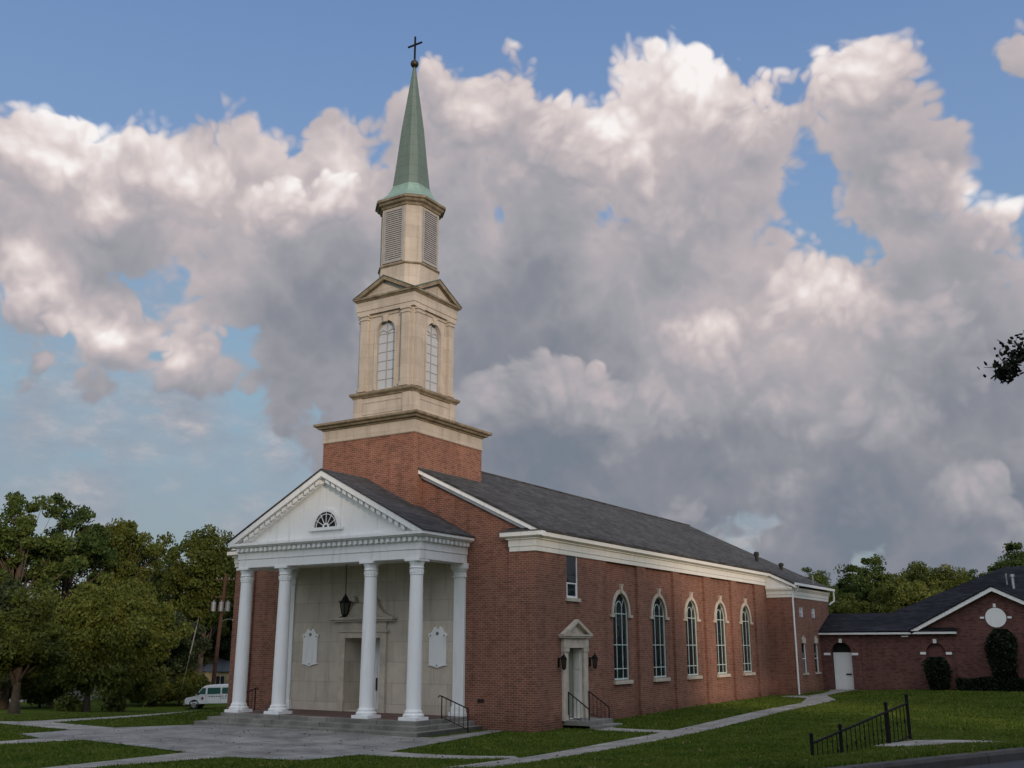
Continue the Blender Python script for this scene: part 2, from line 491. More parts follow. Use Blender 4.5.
def painted(name, col, rough=0.55, grime=0.30):
    """old paint: rain streaks, hairline joints and dirty patches"""
    m, G, b = mat(name)
    P = pos(G); sp = G.n('ShaderNodeSeparateXYZ'); G.l(P, sp.inputs[0])
    u = G.m('ADD', sp.outputs[0], sp.outputs[1])
    st = G.n('ShaderNodeCombineXYZ'); G.l(G.m('MULTIPLY', u, 5.0), st.inputs[0]); G.l(G.m('MULTIPLY', sp.outputs[2], 0.5), st.inputs[1])
    s1 = G.smooth(G.noise(st.outputs[0], 1.0, 5, 0.65), 0.48, 0.78, 1.0, 1.0 - grime)
    s2 = G.m('MULTIPLY_ADD', G.noise(P, 1.7, 6, 0.65), 0.28, 0.86)
    s3 = G.smooth(G.noise(P, 14.0, 3, 0.6), 0.66, 0.74, 1.0, 0.80)
    f = G.m('MULTIPLY', s1, G.m('MULTIPLY', s2, s3))
    G.l(G.mix(f, rgba(tuple(c * w for c, w in zip(col, (0.38, 0.37, 0.33)))), rgba(col)), b.inputs['Base Color'])
    b.inputs['Roughness'].default_value = rough; b.inputs['Specular IOR Level'].default_value = 0.3
    bn = G.n('ShaderNodeBump'); bn.inputs['Strength'].default_value = 0.12; bn.inputs['Distance'].default_value = 0.01
    G.l(G.noise(P, 18.0, 4, 0.6), bn.inputs['Height']); G.l(bn.outputs[0], b.inputs['Normal'])
    return m


def brick_mat(name, c1, c2, mortar, dark=0.55):
    m, G, b = mat(name)
    P = pos(G); sp = G.n('ShaderNodeSeparateXYZ'); G.l(P, sp.inputs[0])
    u = G.m('ADD', sp.outputs[0], sp.outputs[1])
    cb = G.n('ShaderNodeCombineXYZ'); G.l(u, cb.inputs[0]); G.l(sp.outputs[2], cb.inputs[1])
    br = G.n('ShaderNodeTexBrick')
    G.l(cb.outputs[0], br.inputs['Vector'])
    br.inputs['Scale'].default_value = 1.0
    br.inputs['Brick Width'].default_value = 0.225; br.inputs['Row Height'].default_value = 0.082
    br.inputs['Mortar Size'].default_value = 0.0105; br.inputs['Mortar Smooth'].default_value = 0.2
    br.inputs['Color1'].default_value = rgba(c1); br.inputs['Color2'].default_value = rgba(c2); br.inputs['Mortar'].default_value = rgba(mortar)
    br.inputs['Bias'].default_value = -0.1
    # random dark headers, one value per brick
    cell = G.n('ShaderNodeTexWhiteNoise', noise_dimensions='2D')
    sn = G.n('ShaderNodeCombineXYZ')
    row = G.m('FLOOR', G.m('DIVIDE', sp.outputs[2], 0.082))
    off = G.m('MULTIPLY', G.m('FLOORED_MODULO', row, 2.0), 0.5)
    G.l(G.m('FLOOR', G.m('ADD', G.m('DIVIDE', u, 0.225), off)), sn.inputs[0]); G.l(row, sn.inputs[1])
    G.l(sn.outputs[0], cell.inputs['Vector'])
    dk = G.smooth(cell.outputs['Value'], 0.55, 0.95, 1.06, dark)
    big = G.m('MULTIPLY_ADD', G.noise(P, 0.35, 4, 0.6), 0.36, 0.82)
    f = G.m('MULTIPLY', dk, big)
    c = G.scale(br.outputs['Color'], f)
    # rain streaks and damp near the ground have a shape of their own
    st = G.n('ShaderNodeCombineXYZ'); G.l(G.m('MULTIPLY', u, 2.2), st.inputs[0]); G.l(G.m('MULTIPLY', sp.outputs[2], 0.18), st.inputs[1])
    streak = G.smooth(G.noise(st.outputs[0], 1.0, 5, 0.65), 0.48, 0.75, 1.0, 0.70)
    patch = G.smooth(G.noise(P, 0.9, 3, 0.55), 0.60, 0.66, 1.0, 1.16)
    foot = G.smooth(G.m('ADD', sp.outputs[2], G.m('MULTIPLY', G.noise(P, 1.6, 4, 0.6), 0.9)), 0.55, 1.3, 0.72, 1.0)
    streak = G.m('MULTIPLY', streak, G.m('MULTIPLY', patch, foot))
    c = G.scale(c, streak)
    G.l(c, b.inputs['Base Color'])
    b.inputs['Roughness'].default_value = 0.85; b.inputs['Specular IOR Level'].default_value = 0.2
    bn = G.n('ShaderNodeBump'); bn.inputs['Strength'].default_value = 0.5; bn.inputs['Distance'].default_value = 0.012
    G.l(G.m('SUBTRACT', 1.0, br.outputs['Fac']), bn.inputs['Height']); G.l(bn.outputs[0], b.inputs['Normal'])
    return m


def block_mat(name, c, joint, w=1.25, h=0.62, stain=0.25):
    m, G, b = mat(name)
    P = pos(G); sp = G.n('ShaderNodeSeparateXYZ'); G.l(P, sp.inputs[0])
    u = G.m('ADD', sp.outputs[0], sp.outputs[1])
    cb = G.n('ShaderNodeCombineXYZ'); G.l(u, cb.inputs[0]); G.l(sp.outputs[2], cb.inputs[1])
    br = G.n('ShaderNodeTexBrick'); G.l(cb.outputs[0], br.inputs['Vector'])
    br.inputs['Scale'].default_value = 1.0; br.inputs['Brick Width'].default_value = w; br.inputs['Row Height'].default_value = h
    br.inputs['Mortar Size'].default_value = 0.012; br.inputs['Mortar Smooth'].default_value = 0.3
    c2 = tuple(x * 0.84 for x in c)
    br.inputs['Color1'].default_value = rgba(c); br.inputs['Color2'].default_value = rgba(c2); br.inputs['Mortar'].default_value = rgba(joint)
    st = G.n('ShaderNodeCombineXYZ'); G.l(G.m('MULTIPLY', u, 3.0), st.inputs[0]); G.l(G.m('MULTIPLY', sp.outputs[2], 0.35), st.inputs[1])
    s1 = G.smooth(G.noise(st.outputs[0], 1.0, 5, 0.65), 0.45, 0.8, 1.0, 1 - stain)
    s2 = G.m('MULTIPLY_ADD', G.noise(P, 1.3, 6, 0.65), 0.5, 0.75)
    G.l(G.scale(br.outputs['Color'], G.m('MULTIPLY', s1, s2)), b.inputs['Base Color'])
    b.inputs['Roughness'].default_value = 0.9; b.inputs['Specular IOR Level'].default_value = 0.2
    bn = G.n('ShaderNodeBump'); bn.inputs['Strength'].default_value = 0.35; bn.inputs['Distance'].default_value = 0.02
    G.l(G.noise(P, 22.0, 5, 0.6), bn.inputs['Height']); G.l(bn.outputs[0], b.inputs['Normal'])
    return m


def shingle_mat(name, c, var=0.35, row=0.16, axis='z'):
    m, G, b = mat(name)
    P = pos(G); sp = G.n('ShaderNodeSeparateXYZ'); G.l(P, sp.inputs[0])
    cb = G.n('ShaderNodeCombineXYZ'); G.l(sp.outputs[1] if axis == 'y' else sp.outputs[0], cb.inputs[0]); G.l(sp.outputs[2], cb.inputs[1])
    br = G.n('ShaderNodeTexBrick'); G.l(cb.outputs[0], br.inputs['Vector'])
    br.inputs['Scale'].default_value = 1.0; br.inputs['Brick Width'].default_value = 0.42; br.inputs['Row Height'].default_value = row * 0.45
    br.inputs['Mortar Size'].default_value = 0.007; br.inputs['Mortar Smooth'].default_value = 0.4
    br.inputs['Color1'].default_value = rgba(tuple(x * (1 - var) for x in c)); br.inputs['Color2'].default_value = rgba(tuple(x * (1 + var) for x in c))
    br.inputs['Mortar'].default_value = rgba(tuple(x * 0.45 for x in c))
    sm = G.n('ShaderNodeMapping'); sm.inputs['Scale'].default_value = (0.25, 0.25, 5.0) if axis == 'x' else (0.6, 0.6, 0.6); G.l(P, sm.inputs['Vector'])
    k = G.smooth(G.noise(sm.outputs[0], 1.0, 6, 0.7), 0.35, 0.65, 0.5 if axis == 'x' else 0.8, 1.6 if axis == 'x' else 1.2)
    k2 = G.m('MULTIPLY_ADD', G.noise(P, 9.0, 4, 0.6), 0.6, 0.7)
    G.l(G.scale(br.outputs['Color'], G.m('MULTIPLY', k, k2)), b.inputs['Base Color'])
    b.inputs['Roughness'].default_value = 0.9; b.inputs['Specular IOR Level'].default_value = 0.25
    bn = G.n('ShaderNodeBump'); bn.inputs['Strength'].default_value = 0.5; bn.inputs['Distance'].default_value = 0.015
    G.l(G.m('SUBTRACT', G.noise(P, 30.0, 3, 0.6), br.outputs['Fac']), bn.inputs['Height']); G.l(bn.outputs[0], b.inputs['Normal'])
    return m


def leaf_mat(name, c1, c2, c3, trans=0.25):
    m, G, b = mat(name)
    P = pos(G)
    oi = G.n('ShaderNodeObjectInfo')
    n = G.m('ADD', G.noise(P, 0.9, 4, 0.6), G.m('MULTIPLY_ADD', oi.outputs['Random'], 0.24, -0.12))
    n2 = G.noise(P, 7.0, 2, 0.5)
    n = G.m('ADD', G.m('MULTIPLY', n, 0.7), G.m('MULTIPLY', n2, 0.3))
    c = G.ramp(n, [(0.30, c1), (0.5, c2), (0.70, c3)])
    G.l(c, b.inputs['Base Color'])
    b.inputs['Roughness'].default_value = 0.6; b.inputs['Specular IOR Level'].default_value = 0.2
    tr = G.n('ShaderNodeBsdfTranslucent'); G.l(c, tr.inputs['Color'])
    mx = G.n('ShaderNodeMixShader'); mx.inputs[0].default_value = trans
    G.l(b.outputs[0], mx.inputs[1]); G.l(tr.outputs[0], mx.inputs[2])
    G.l(mx.outputs[0], G.t.nodes['Material Output'].inputs['Surface'])
    return m


def lawn_mat():
    m, G, b = mat("lawn")
    P = pos(G)
    a = G.noise(P, 0.22, 5, 0.6); c = G.noise(P, 2.4, 6, 0.7); d = G.noise(P, 24.0, 4, 0.7)
    n = G.m('ADD', G.m('MULTIPLY', a, 0.45), G.m('ADD', G.m('MULTIPLY', c, 0.3), G.m('MULTIPLY', d, 0.25)))
    LAWN_COL = G.ramp(n, [(0.34, (0.030, 0.051, 0.005)), (0.47, (0.060, 0.096, 0.009)), (0.56, (0.094, 0.130, 0.013)), (0.63, (0.112, 0.145, 0.024)), (0.72, (0.16, 0.15, 0.045))])
    G.l(G.mix(G.smooth(G.noise(P, 0.75, 6, 0.7), 0.60, 0.72, 0.0, 0.75), LAWN_COL, (0.085, 0.072, 0.030, 1)), b.inputs['Base Color'])
    b.inputs['Roughness'].default_value = 0.95; b.inputs['Specular IOR Level'].default_value = 0.1
    bn = G.n('ShaderNodeBump'); bn.inputs['Strength'].default_value = 0.8; bn.inputs['Distance'].default_value = 0.06
    G.l(G.noise(P, 18.0, 6, 0.75), bn.inputs['Height']); G.l(bn.outputs[0], b.inputs['Normal'])
    return m


def concrete_mat(name, c, slab=1.5, stain=0.35):
    m, G, b = mat(name)
    P = pos(G)
    br = G.n('ShaderNodeTexBrick'); G.l(P, br.inputs['Vector']); br.offset = 0.0
    br.inputs['Scale'].default_value = 1.0; br.inputs['Brick Width'].default_value = slab; br.inputs['Row Height'].default_value = slab
    br.inputs['Mortar Size'].default_value = 0.02; br.inputs['Mortar Smooth'].default_value = 0.3
    br.inputs['Color1'].default_value = rgba(c); br.inputs['Color2'].default_value = rgba(tuple(x * 0.80 for x in c)); br.inputs['Mortar'].default_value = rgba(tuple(x * 0.4 for x in c))
    k = G.smooth(G.noise(P, 0.8, 7, 0.7), 0.3, 0.7, 1.0 - stain, 1.1)
    k2 = G.m('MULTIPLY_ADD', G.noise(P, 12.0, 5, 0.7), 0.4, 0.8)
    G.l(G.scale(br.outputs['Color'], G.m('MULTIPLY', k, k2)), b.inputs['Base Color'])
    b.inputs['Roughness'].default_value = 0.9; b.inputs['Specular IOR Level'].default_value = 0.2
    bn = G.n('ShaderNodeBump'); bn.inputs['Strength'].default_value = 0.3; bn.inputs['Distance'].default_value = 0.01
    G.l(G.noise(P, 60.0, 4, 0.6), bn.inputs['Height']); G.l(bn.outputs[0], b.inputs['Normal'])
    return m


def glass_mat(name, c, rough=0.12, spec=0.4, cell=0.0):
    m, G, b = mat(name)
    P = pos(G)
    vo = G.n('ShaderNodeTexVoronoi'); G.l(P, vo.inputs['Vector']); vo.inputs['Scale'].default_value = 5.5
    if cell:
        tint = G.mix(cell, rgba(c), vo.outputs['Color'], 'MULTIPLY')
        G.l(tint, b.inputs['Base Color'])
    else: b.inputs['Base Color'].default_value = rgba(c)
    b.inputs['Roughness'].default_value = rough; b.inputs['Specular IOR Level'].default_value = spec
    bn = G.n('ShaderNodeBump'); bn.inputs['Strength'].default_value = 0.25; bn.inputs['Distance'].default_value = 0.05
    G.l(G.noise(P, 3.0, 3, 0.5), bn.inputs['Height']); G.l(bn.outputs[0], b.inputs['Normal'])
    return m


def copper_mat(name, c, c2):
    m, G, b = mat(name)
    P = pos(G); mp = G.n('ShaderNodeMapping'); mp.inputs['Scale'].default_value = (3.0, 3.0, 0.5); G.l(P, mp.inputs['Vector'])
    sp = G.n('ShaderNodeSeparateXYZ'); G.l(P, sp.inputs[0])
    seam = G.smooth(G.m('ABSOLUTE', G.m('SUBTRACT', G.m('FRACT', G.m('DIVIDE', sp.outputs[2], 0.55)), 0.5)), 0.0, 0.035, 0.6, 1.0)
    col = G.ramp(G.noise(mp.outputs[0], 1.0, 6, 0.7), [(0.3, tuple(.5 * (p + q) for p, q in zip(c, c2))), (0.55, c), (0.75, tuple(x * 1.12 for x in c))])
    G.l(G.scale(col, seam), b.inputs['Base Color'])
    b.inputs['Roughness'].default_value = 0.65
    return m


M = dict(
    brick=brick_mat("red_brick", (0.225, 0.084, 0.050), (0.172, 0.067, 0.043), (0.26, 0.195, 0.155), 0.80),
    abrick=brick_mat("annex_brick", (0.130, 0.050, 0.040), (0.100, 0.042, 0.036), (0.14, 0.10, 0.09), 0.7),
    stone=block_mat("limestone", (0.47, 0.415, 0.345), (0.37, 0.32, 0.26), 1.25, 0.62, 0.28),
    ashlar=block_mat("ashlar_limestone", (0.56, 0.50, 0.41), (0.38, 0.33, 0.27), 1.35, 0.80, 0.25),
    trimstone=plain("carved_limestone", (0.48, 0.425, 0.345), 0.85, 0.25, 2.5, bump=0.2),
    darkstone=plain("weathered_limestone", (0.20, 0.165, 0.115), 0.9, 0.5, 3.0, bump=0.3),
    white=painted("white_paint", (0.76, 0.775, 0.765)),
    column_white=painted("column_paint", (0.78, 0.80, 0.79), 0.5, 0.22),
    cream=painted("cream_paint", (0.74, 0.73, 0.67), 0.6, 0.28),
    mint=plain("pale_green_window_paint", (0.50, 0.60, 0.55), 0.5, 0.1, 3.0),
    roof=shingle_mat("grey_shingles", (0.062, 0.061, 0.058), 0.4, 0.16, 'y'),
    proof=shingle_mat("portico_shingles", (0.062, 0.060, 0.062), 0.3, 0.16, 'y'),
    aroof=shingle_mat("dark_shingles", (0.012, 0.012, 0.016), 0.6, 0.20, 'x'),
    glass=glass_mat("leaded_glass", (0.018, 0.027, 0.030), 0.10, 0.45, 0.6),
    sky_glass=glass_mat("sky_toned_glass", (0.42, 0.45, 0.47), 0.25, 0.5),  # pale base colour stands in for bright sky reflected in the panes
    door_shaded=plain("shaded_door_paint", (0.20, 0.21, 0.165), 0.5, 0.15),  # grey-green, made darker to carry the shade of the recess
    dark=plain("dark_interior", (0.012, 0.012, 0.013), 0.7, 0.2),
    copper=copper_mat("green_copper", (0.105, 0.150, 0.125), (0.062, 0.095, 0.080)),
    copper_l=copper_mat("pale_green_copper", (0.20, 0.31, 0.26), (0.12, 0.20, 0.165)),
    louvre=plain("louvre_paint", (0.30, 0.29, 0.28), 0.7, 0.15),
    iron=plain("black_iron", (0.008, 0.008, 0.009), 0.75, 0.2, spec=0.15),
    bronze=plain("dark_bronze", (0.045, 0.036, 0.026), 0.45, 0.3, 8.0, metallic=0.5),
    lantern_glass=glass_mat("lantern_glass", (0.05, 0.045, 0.035), 0.2, 0.4),
    step=concrete_mat("step_stone", (0.24, 0.235, 0.21), 2.4, 0.4),
    porch=concrete_mat("porch_floor", (0.16, 0.10, 0.085), 0.6, 0.3),
    plaza=concrete_mat("plaza_concrete", (0.29, 0.285, 0.265), 1.8, 0.45),
    walk=concrete_mat("walk_concrete", (0.34, 0.325, 0.29), 1.3, 0.35),
    kerb=concrete_mat("kerb_concrete", (0.095, 0.09, 0.088), 3.0, 0.45),
    asphalt=plain("asphalt", (0.055, 0.056, 0.062), 0.9, 0.3, 9.0, bump=0.4, bscale=90),
    dirt=plain("bare_dirt", (0.20, 0.15, 0.085), 0.95, 0.4, 2.0, bump=0.3),
    lawn=lawn_mat(),
    blade=leaf_mat("grass_blades", (0.034, 0.061, 0.005), (0.068, 0.110, 0.010), (0.122, 0.148, 0.023), 0.25),
    litter=plain("dry_leaves", (0.13, 0.085, 0.035), 0.9, 0.5, 5.0),
    bark=plain("bark", (0.085, 0.065, 0.050), 0.95, 0.4, 6.0, bump=0.6, bscale=20),
    leaf_a=leaf_mat("broad_leaves", (0.022, 0.042, 0.010), (0.055, 0.088, 0.018), (0.115, 0.140, 0.030), 0.32),
    leaf_b=leaf_mat("olive_leaves", (0.032, 0.044, 0.008), (0.080, 0.102, 0.018), (0.155, 0.160, 0.034), 0.32),
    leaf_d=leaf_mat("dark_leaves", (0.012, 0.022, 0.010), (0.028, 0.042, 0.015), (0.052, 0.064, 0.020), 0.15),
    shrub=leaf_mat("yew_leaves", (0.006, 0.010, 0.005), (0.011, 0.018, 0.008), (0.020, 0.028, 0.012), 0.1),
    vanpaint=plain("white_car_paint", (0.72, 0.74, 0.76), 0.25, 0.03, 1.0, spec=0.6),
    vanglass=glass_mat("tinted_glass", (0.035, 0.10, 0.085), 0.1, 0.5),
    rubber=plain("rubber", (0.02, 0.02, 0.02), 0.8, 0.2),
    chrome=plain("bright_metal", (0.5, 0.5, 0.5), 0.3, 0.1, metallic=0.8),
    red=plain("red_mark", (0.25, 0.05, 0.04), 0.5, 0.1),
    inkgrey=plain("grey_lettering", (0.16, 0.18, 0.20), 0.5, 0.1),
    polewood=plain("creosoted_wood", (0.075, 0.040, 0.028), 0.9, 0.35, 5.0),
    grey_metal=plain("grey_metal", (0.16, 0.165, 0.17), 0.5, 0.15, metallic=0.3),
    siding=plain("pale_siding", (0.42, 0.40, 0.36), 0.8, 0.15),
    tan=plain("tan_render", (0.40, 0.32, 0.19), 0.9, 0.35, 0.8),
    houseroof=plain("house_roof", (0.11, 0.13, 0.15), 0.9, 0.3, 2.0),
    yellow=plain("yellow_plastic", (0.30, 0.30, 0.06), 0.6, 0.1),
)

# ------------------------------------------------------------------ ground
CTRL = [(0, 0, 0), (-16, 0, 0), (0, 8.7, .12), (0, 16, .22), (0, 26, .28), (1.5, 26.5, .34), (1.5, 32, .42), (5, 32, .5), (9, 32, .58),
        (13, 32, .6), (20, 32, .7), (-8, -5, .05), (-8, -11, .05), (-13, -8, .05), (-20, -6, .04), (-20, 1, .0), (-3.5, -20, .1),
        (4, -9, .1), (6, -9, .25), (5, 1, .18), (4.5, 20, .3), (13.8, -5, .72), (13, -10.5, .72), (15.3, -17.9, 1.4), (16.1, -16.0, 1.4),
        (17.1, -13.7, 1.4), (14.5, -20, 1.4), (17, -4.5, .74), (22, -3.5, .8), (22, -7.2, 1.4), (12.2, -27, 1.4), (4, -36, 1.35), (20, -33, 1.4), (30, -20, 1.4), (10, 10, .5),
        (14, 20, .65), (-18, 32, .0), (-28, -12, -.2), (-25, -3, -.16), (-28.5, 9, -.72), (-35, 14.8, -1.25), (-41.7, 20.5, -1.75), (-48, 26, -2.2), (-33, 6, -.7), (-40, 11.5, -1.2), (-37, 3.7, -.8), (-47, 17, -1.7), (-18, 6, .28), (-17, 2, .14), (-22, 4, -.15), (-20, 16, .2), (-53, 31, -2.32), (-58, 37, -2.2), (-44, 5, -1.05),
        (-52, 15, -1.6), (-80, 40, -2.2), (-60, -10, -1.4), (-40, -30, -.5), (0, 60, .8), (60, 80, 2), (-40, 90, -2.4), (-120, 60, -3.5), (-150, 150, -4),
        (40, 20, 1.2), (60, -20, 1.8), (100, 150, 3), (0, 120, 1.5), (0, -80, 1.5), (-60, -80, 0), (-300, 300, -4), (300, 300, 4), (300, -300, 2), (-300, -300, -2),
        (-800, 800, -4), (800, 800, 4), (800, -800, 2), (-800, -800, -2), (0, 800, 0), (0, 300, 1)]
_C = np.array(CTRL, float)
_phi = lambda d2: np.sqrt(d2 + 9.0)
_A = _phi(((_C[:, None, :2] - _C[None, :, :2]) ** 2).sum(-1))
_n = len(_C)
_Q = np.zeros((_n + 1, _n + 1)); _Q[:_n, :_n] = _A; _Q[_n, :_n] = 1; _Q[:_n, _n] = 1
_w = np.linalg.solve(_Q, np.append(_C[:, 2], 0.0))


def hts(xy):
    xy = np.asarray(xy, float).reshape(-1, 2)
    return _phi(((xy[:, None, :] - _C[None, :, :2]) ** 2).sum(-1)) @ _w[:_n] + _w[_n]


def ht(x, y): return float(hts([(x, y)])[0])


KERB = [(2, -56), (9, -38), (12.4, -27), (14.0, -22), (14.8, -19.8), (15.55, -17.95), (16.35, -16.0), (17.3, -13.8), (18.8, -11.2), (22, -7.6), (30, -1.5), (60, 14)]
ROAD_Z = 1.26


def kerb_sd(xy):
    """signed distance to the kerb line, positive on the road side"""
    xy = np.asarray(xy, float).reshape(-1, 2)
    best = np.full(len(xy), 1e9); sd = np.zeros(len(xy))
    for a, b in zip(KERB[:-1], KERB[1:]):
        a = np.array(a); b = np.array(b); d = b - a; L = np.hypot(*d); d = d / L
        t = np.clip((xy - a) @ d, 0, L); q = xy - (a + t[:, None] * d)
        dist = np.hypot(q[:, 0], q[:, 1]); side = np.sign(q[:, 0] * d[1] - q[:, 1] * d[0])
        k = dist < best; best[k] = dist[k]; sd[k] = (dist * side)[k]
    return sd


def axis_steps(lo, hi, fine, n_out, far):
    mid = list(np.arange(lo, hi + 1e-6, fine))
    g = [fine * 1.22 ** i for i in range(1, n_out)]
    L, Rr = [], []
    x = lo
    for s in g: x -= s; L.append(x)
    x = hi
    for s in g: x += s; Rr.append(x)
    return np.array(L[::-1] + mid + Rr)


def xs_axis():
    return np.unique(np.round(np.concatenate([axis_steps(-62, 34, 0.75, 28, 0), np.arange(11, 22, 0.2)]), 4))


def ys_axis():
    return np.unique(np.round(np.concatenate([axis_steps(-46, 46, 0.75, 28, 0), np.arange(-23, -9, 0.2)]), 4))


gx, gy = xs_axis(), ys_axis()
GX, GY = np.meshgrid(gx, gy)
pts = np.stack([GX.ravel(), GY.ravel()], 1)
Z = hts(pts)
sd = kerb_sd(pts)
Z = np.where((sd > 0.06) & (np.abs(pts[:, 0]) < 62), np.minimum(Z, ROAD_Z - 0.15), Z)
rng = np.random.default_rng(4)
nx, ny = len(gx), len(gy)


def np_mesh(name, V, F, m, smooth=False):
    me = bpy.data.meshes.new(name)
    V = np.asarray(V, np.float32); F = np.asarray(F, np.int32); k = F.shape[1]
    me.vertices.add(len(V)); me.vertices.foreach_set('co', V.ravel())
    me.loops.add(F.size); me.loops.foreach_set('vertex_index', F.ravel())
    me.polygons.add(len(F)); me.polygons.foreach_set('loop_start', np.arange(0, F.size, k, dtype=np.int32))
    me.materials.append(m)
    if smooth: me.polygons.foreach_set('use_smooth', np.ones(len(F), bool))
    me.update(calc_edges=True); me.validate()
    return me


ii, jj = np.meshgrid(np.arange(nx - 1), np.arange(ny - 1))
a = (jj * nx + ii).ravel()
F = np.stack([a, a + 1, a + nx + 1, a + nx], 1)
lawn = bpy.data.objects.new("lawn", np_mesh("lawn", np.column_stack([pts, Z]), F, M['lawn'], True))
COL.objects.link(lawn); tag(lawn, kind='structure')


def drape(name, poly, m, dz, step=0.6, cat=None):
    """a flat sheet laid over the ground"""
    bm = bmesh.new()
    vs = [bm.verts.new((x, y, 0)) for x, y in poly]
    for t in tessellate_polygon([[Vector((x, y, 0)) for x, y in poly]]):
        try: bm.faces.new([vs[i] for i in t])
        except ValueError: pass
    for _ in range(7):
        es = [e for e in bm.edges if e.calc_length() > step]
        if not es: break
        bmesh.ops.subdivide_edges(bm, edges=es, cuts=1, use_grid_fill=False)
        bmesh.ops.triangulate(bm, faces=bm.faces[:])
    bmesh.ops.recalc_face_normals(bm, faces=bm.faces[:])
    h = hts([(v.co.x, v.co.y) for v in bm.verts])
    for v, z in zip(bm.verts, h): v.co.z = z + dz
    for f in bm.faces:
        f.smooth = True
        if f.normal.z < 0: f.normal_flip()
    me = bpy.data.meshes.new(name); bm.to_mesh(me); bm.free(); me.materials.append(m)
    o = bpy.data.objects.new(name, me); COL.objects.link(o); tag(o, kind='structure')
    return o


PAVED = dict(
    plaza_pavement=[(-13.3, -3.7), (-2.0, -3.7), (-2.0, -0.05), (-1.4, -0.05), (-0.3, -8.0), (-0.6, -11.5), (-3.1, -11.9), (-4.9, -11.68), (-10.6, -11.1), (-12.4, -11.4), (-14.5, -10.8), (-14.3, -9.6), (-14.8, -8.4), (-14.2, -7.3)],
    front_path=[(-0.9, -8.05), (4.1, -8.2), (4.75, -9.0), (6.2, -9.0), (6.5, -13), (5.0, -13), (4.6, -9.15), (-0.9, -9.3)],
    street_path=[(-4.95, -11.5), (-4.95, -22), (-3.9, -22), (-3.85, -15), (-2.95, -11.75)],
    corner_path=[(-12.3, -11.2), (-10.6, -11.0), (-11.5, -13.3), (-14.0, -16.5), (-15.5, -16.0), (-12.5, -12.7)],
    west_path=[(-13.9, -7.1), (-14.6, -8.7), (-19.6, -8.3), (-26, -9.5), (-27, -8.4), (-20.7, -7.3), (-18.7, -6.8)],
    side_path=[(-18.5, -7.1), (-19.65, -0.04), (-20.0, 3.2), (-20.9, 3.4), (-20.8, 1.0), (-19.9, -6.3), (-20.2, -7.1)],
    nave_path=[(4.78, -9.3), (4.65, 0.2), (4.6, 1.3), (3.9, 19.0), (2.9, 23.4), (1.1, 24.6), (1.2, 25.6), (2.4, 25.4), (2.6, 27.5), (2.15, 31.95), (3.5, 31.95), (3.4, 27.5), (3.5, 25.3), (4.85, 22.0), (5.35, 14.0), (5.96, 1.7), (6.15, -2.3), (6.2, -9.2)],
    door_path=[(0.85, 2.2), (0.85, 3.5), (2.0, 2.4), (4.75, 1.35), (4.75, 0.3), (1.8, 1.3)],
    east_path=[(13.35, -7.3), (13.95, -5.2), (14.9, -4.3), (17.0, -3.2), (26, 1.5), (26, -.4), (17.6, -4.6), (15.3, -6.7), (14.4, -7.7)],
)
for i, (nm, poly) in enumerate(PAVED.items()):
    drape(nm, poly, M['plaza'] if nm == 'plaza_pavement' else M['walk'], 0.030 - 0.004 * (i % 4))
drape('dirt_road', [(-24.4, -0.6), (-23.2, -1.3), (-24.2, -5.9), (-29, -10.5), (-31, -9.5), (-26.8, -4.0)], M['dirt'], 0.02)


def road():
    k = [Vector(p) for p in KERB]
    nrm = []
    for i in range(len(k)):
        d = (k[min(i + 1, len(k) - 1)] - k[max(i - 1, 0)]).normalized(); nrm.append(Vector((d.y, -d.x)))
    mb = MB(); vs = []; fs = []
    offs = [0.05, 3, 6, 12, 24, 40]
    for p, n in zip(k, nrm): vs += [(p.x + n.x * o, p.y + n.y * o, ROAD_Z) for o in offs]
    m = len(offs)
    for i in range(len(k) - 1):
        for j in range(m - 1): fs.append((i * m + j, i * m + j + 1, (i + 1) * m + j + 1, (i + 1) * m + j))
    mb.add(vs, fs); o = mb.build('road', M['asphalt']); tag(o, kind='structure')
    kb = MB()
    prof = [(0.16, 1.0), (0.16, 1.37), (0.13, 1.415), (-0.02, 1.42), (-0.02, 1.0)]
    # finer polyline so that the kerb bends smoothly
    kb.sweep(prof, [tuple(p) for p in k])
    o = kb.build('kerb', M['kerb'], smooth=False); tag(o, kind='structure')


road()

# ------------------------------------------------------------------ the church
XM = -7.95
church = empty('church', (XM, 0, 0), 'red brick church with white columned portico and tall stone and copper steeple', 'church')
FF = frame_front(0.0); FS = frame_side(0.0)
YB = 34.4            # rear end
SL = 0.486           # slope of the big roof
ZR = 11.36           # its ridge


def roof_z(x): return ZR - SL * abs(x - XM)


BAYS = [(5.73, 8.81), (9.70, 12.81), (13.57, 16.79), (17.64, 20.71), (21.57, 24.60)]
REC = 0.13
WIN = []
for (b0, b1) in BAYS: WIN.append((b0 + b1) / 2)


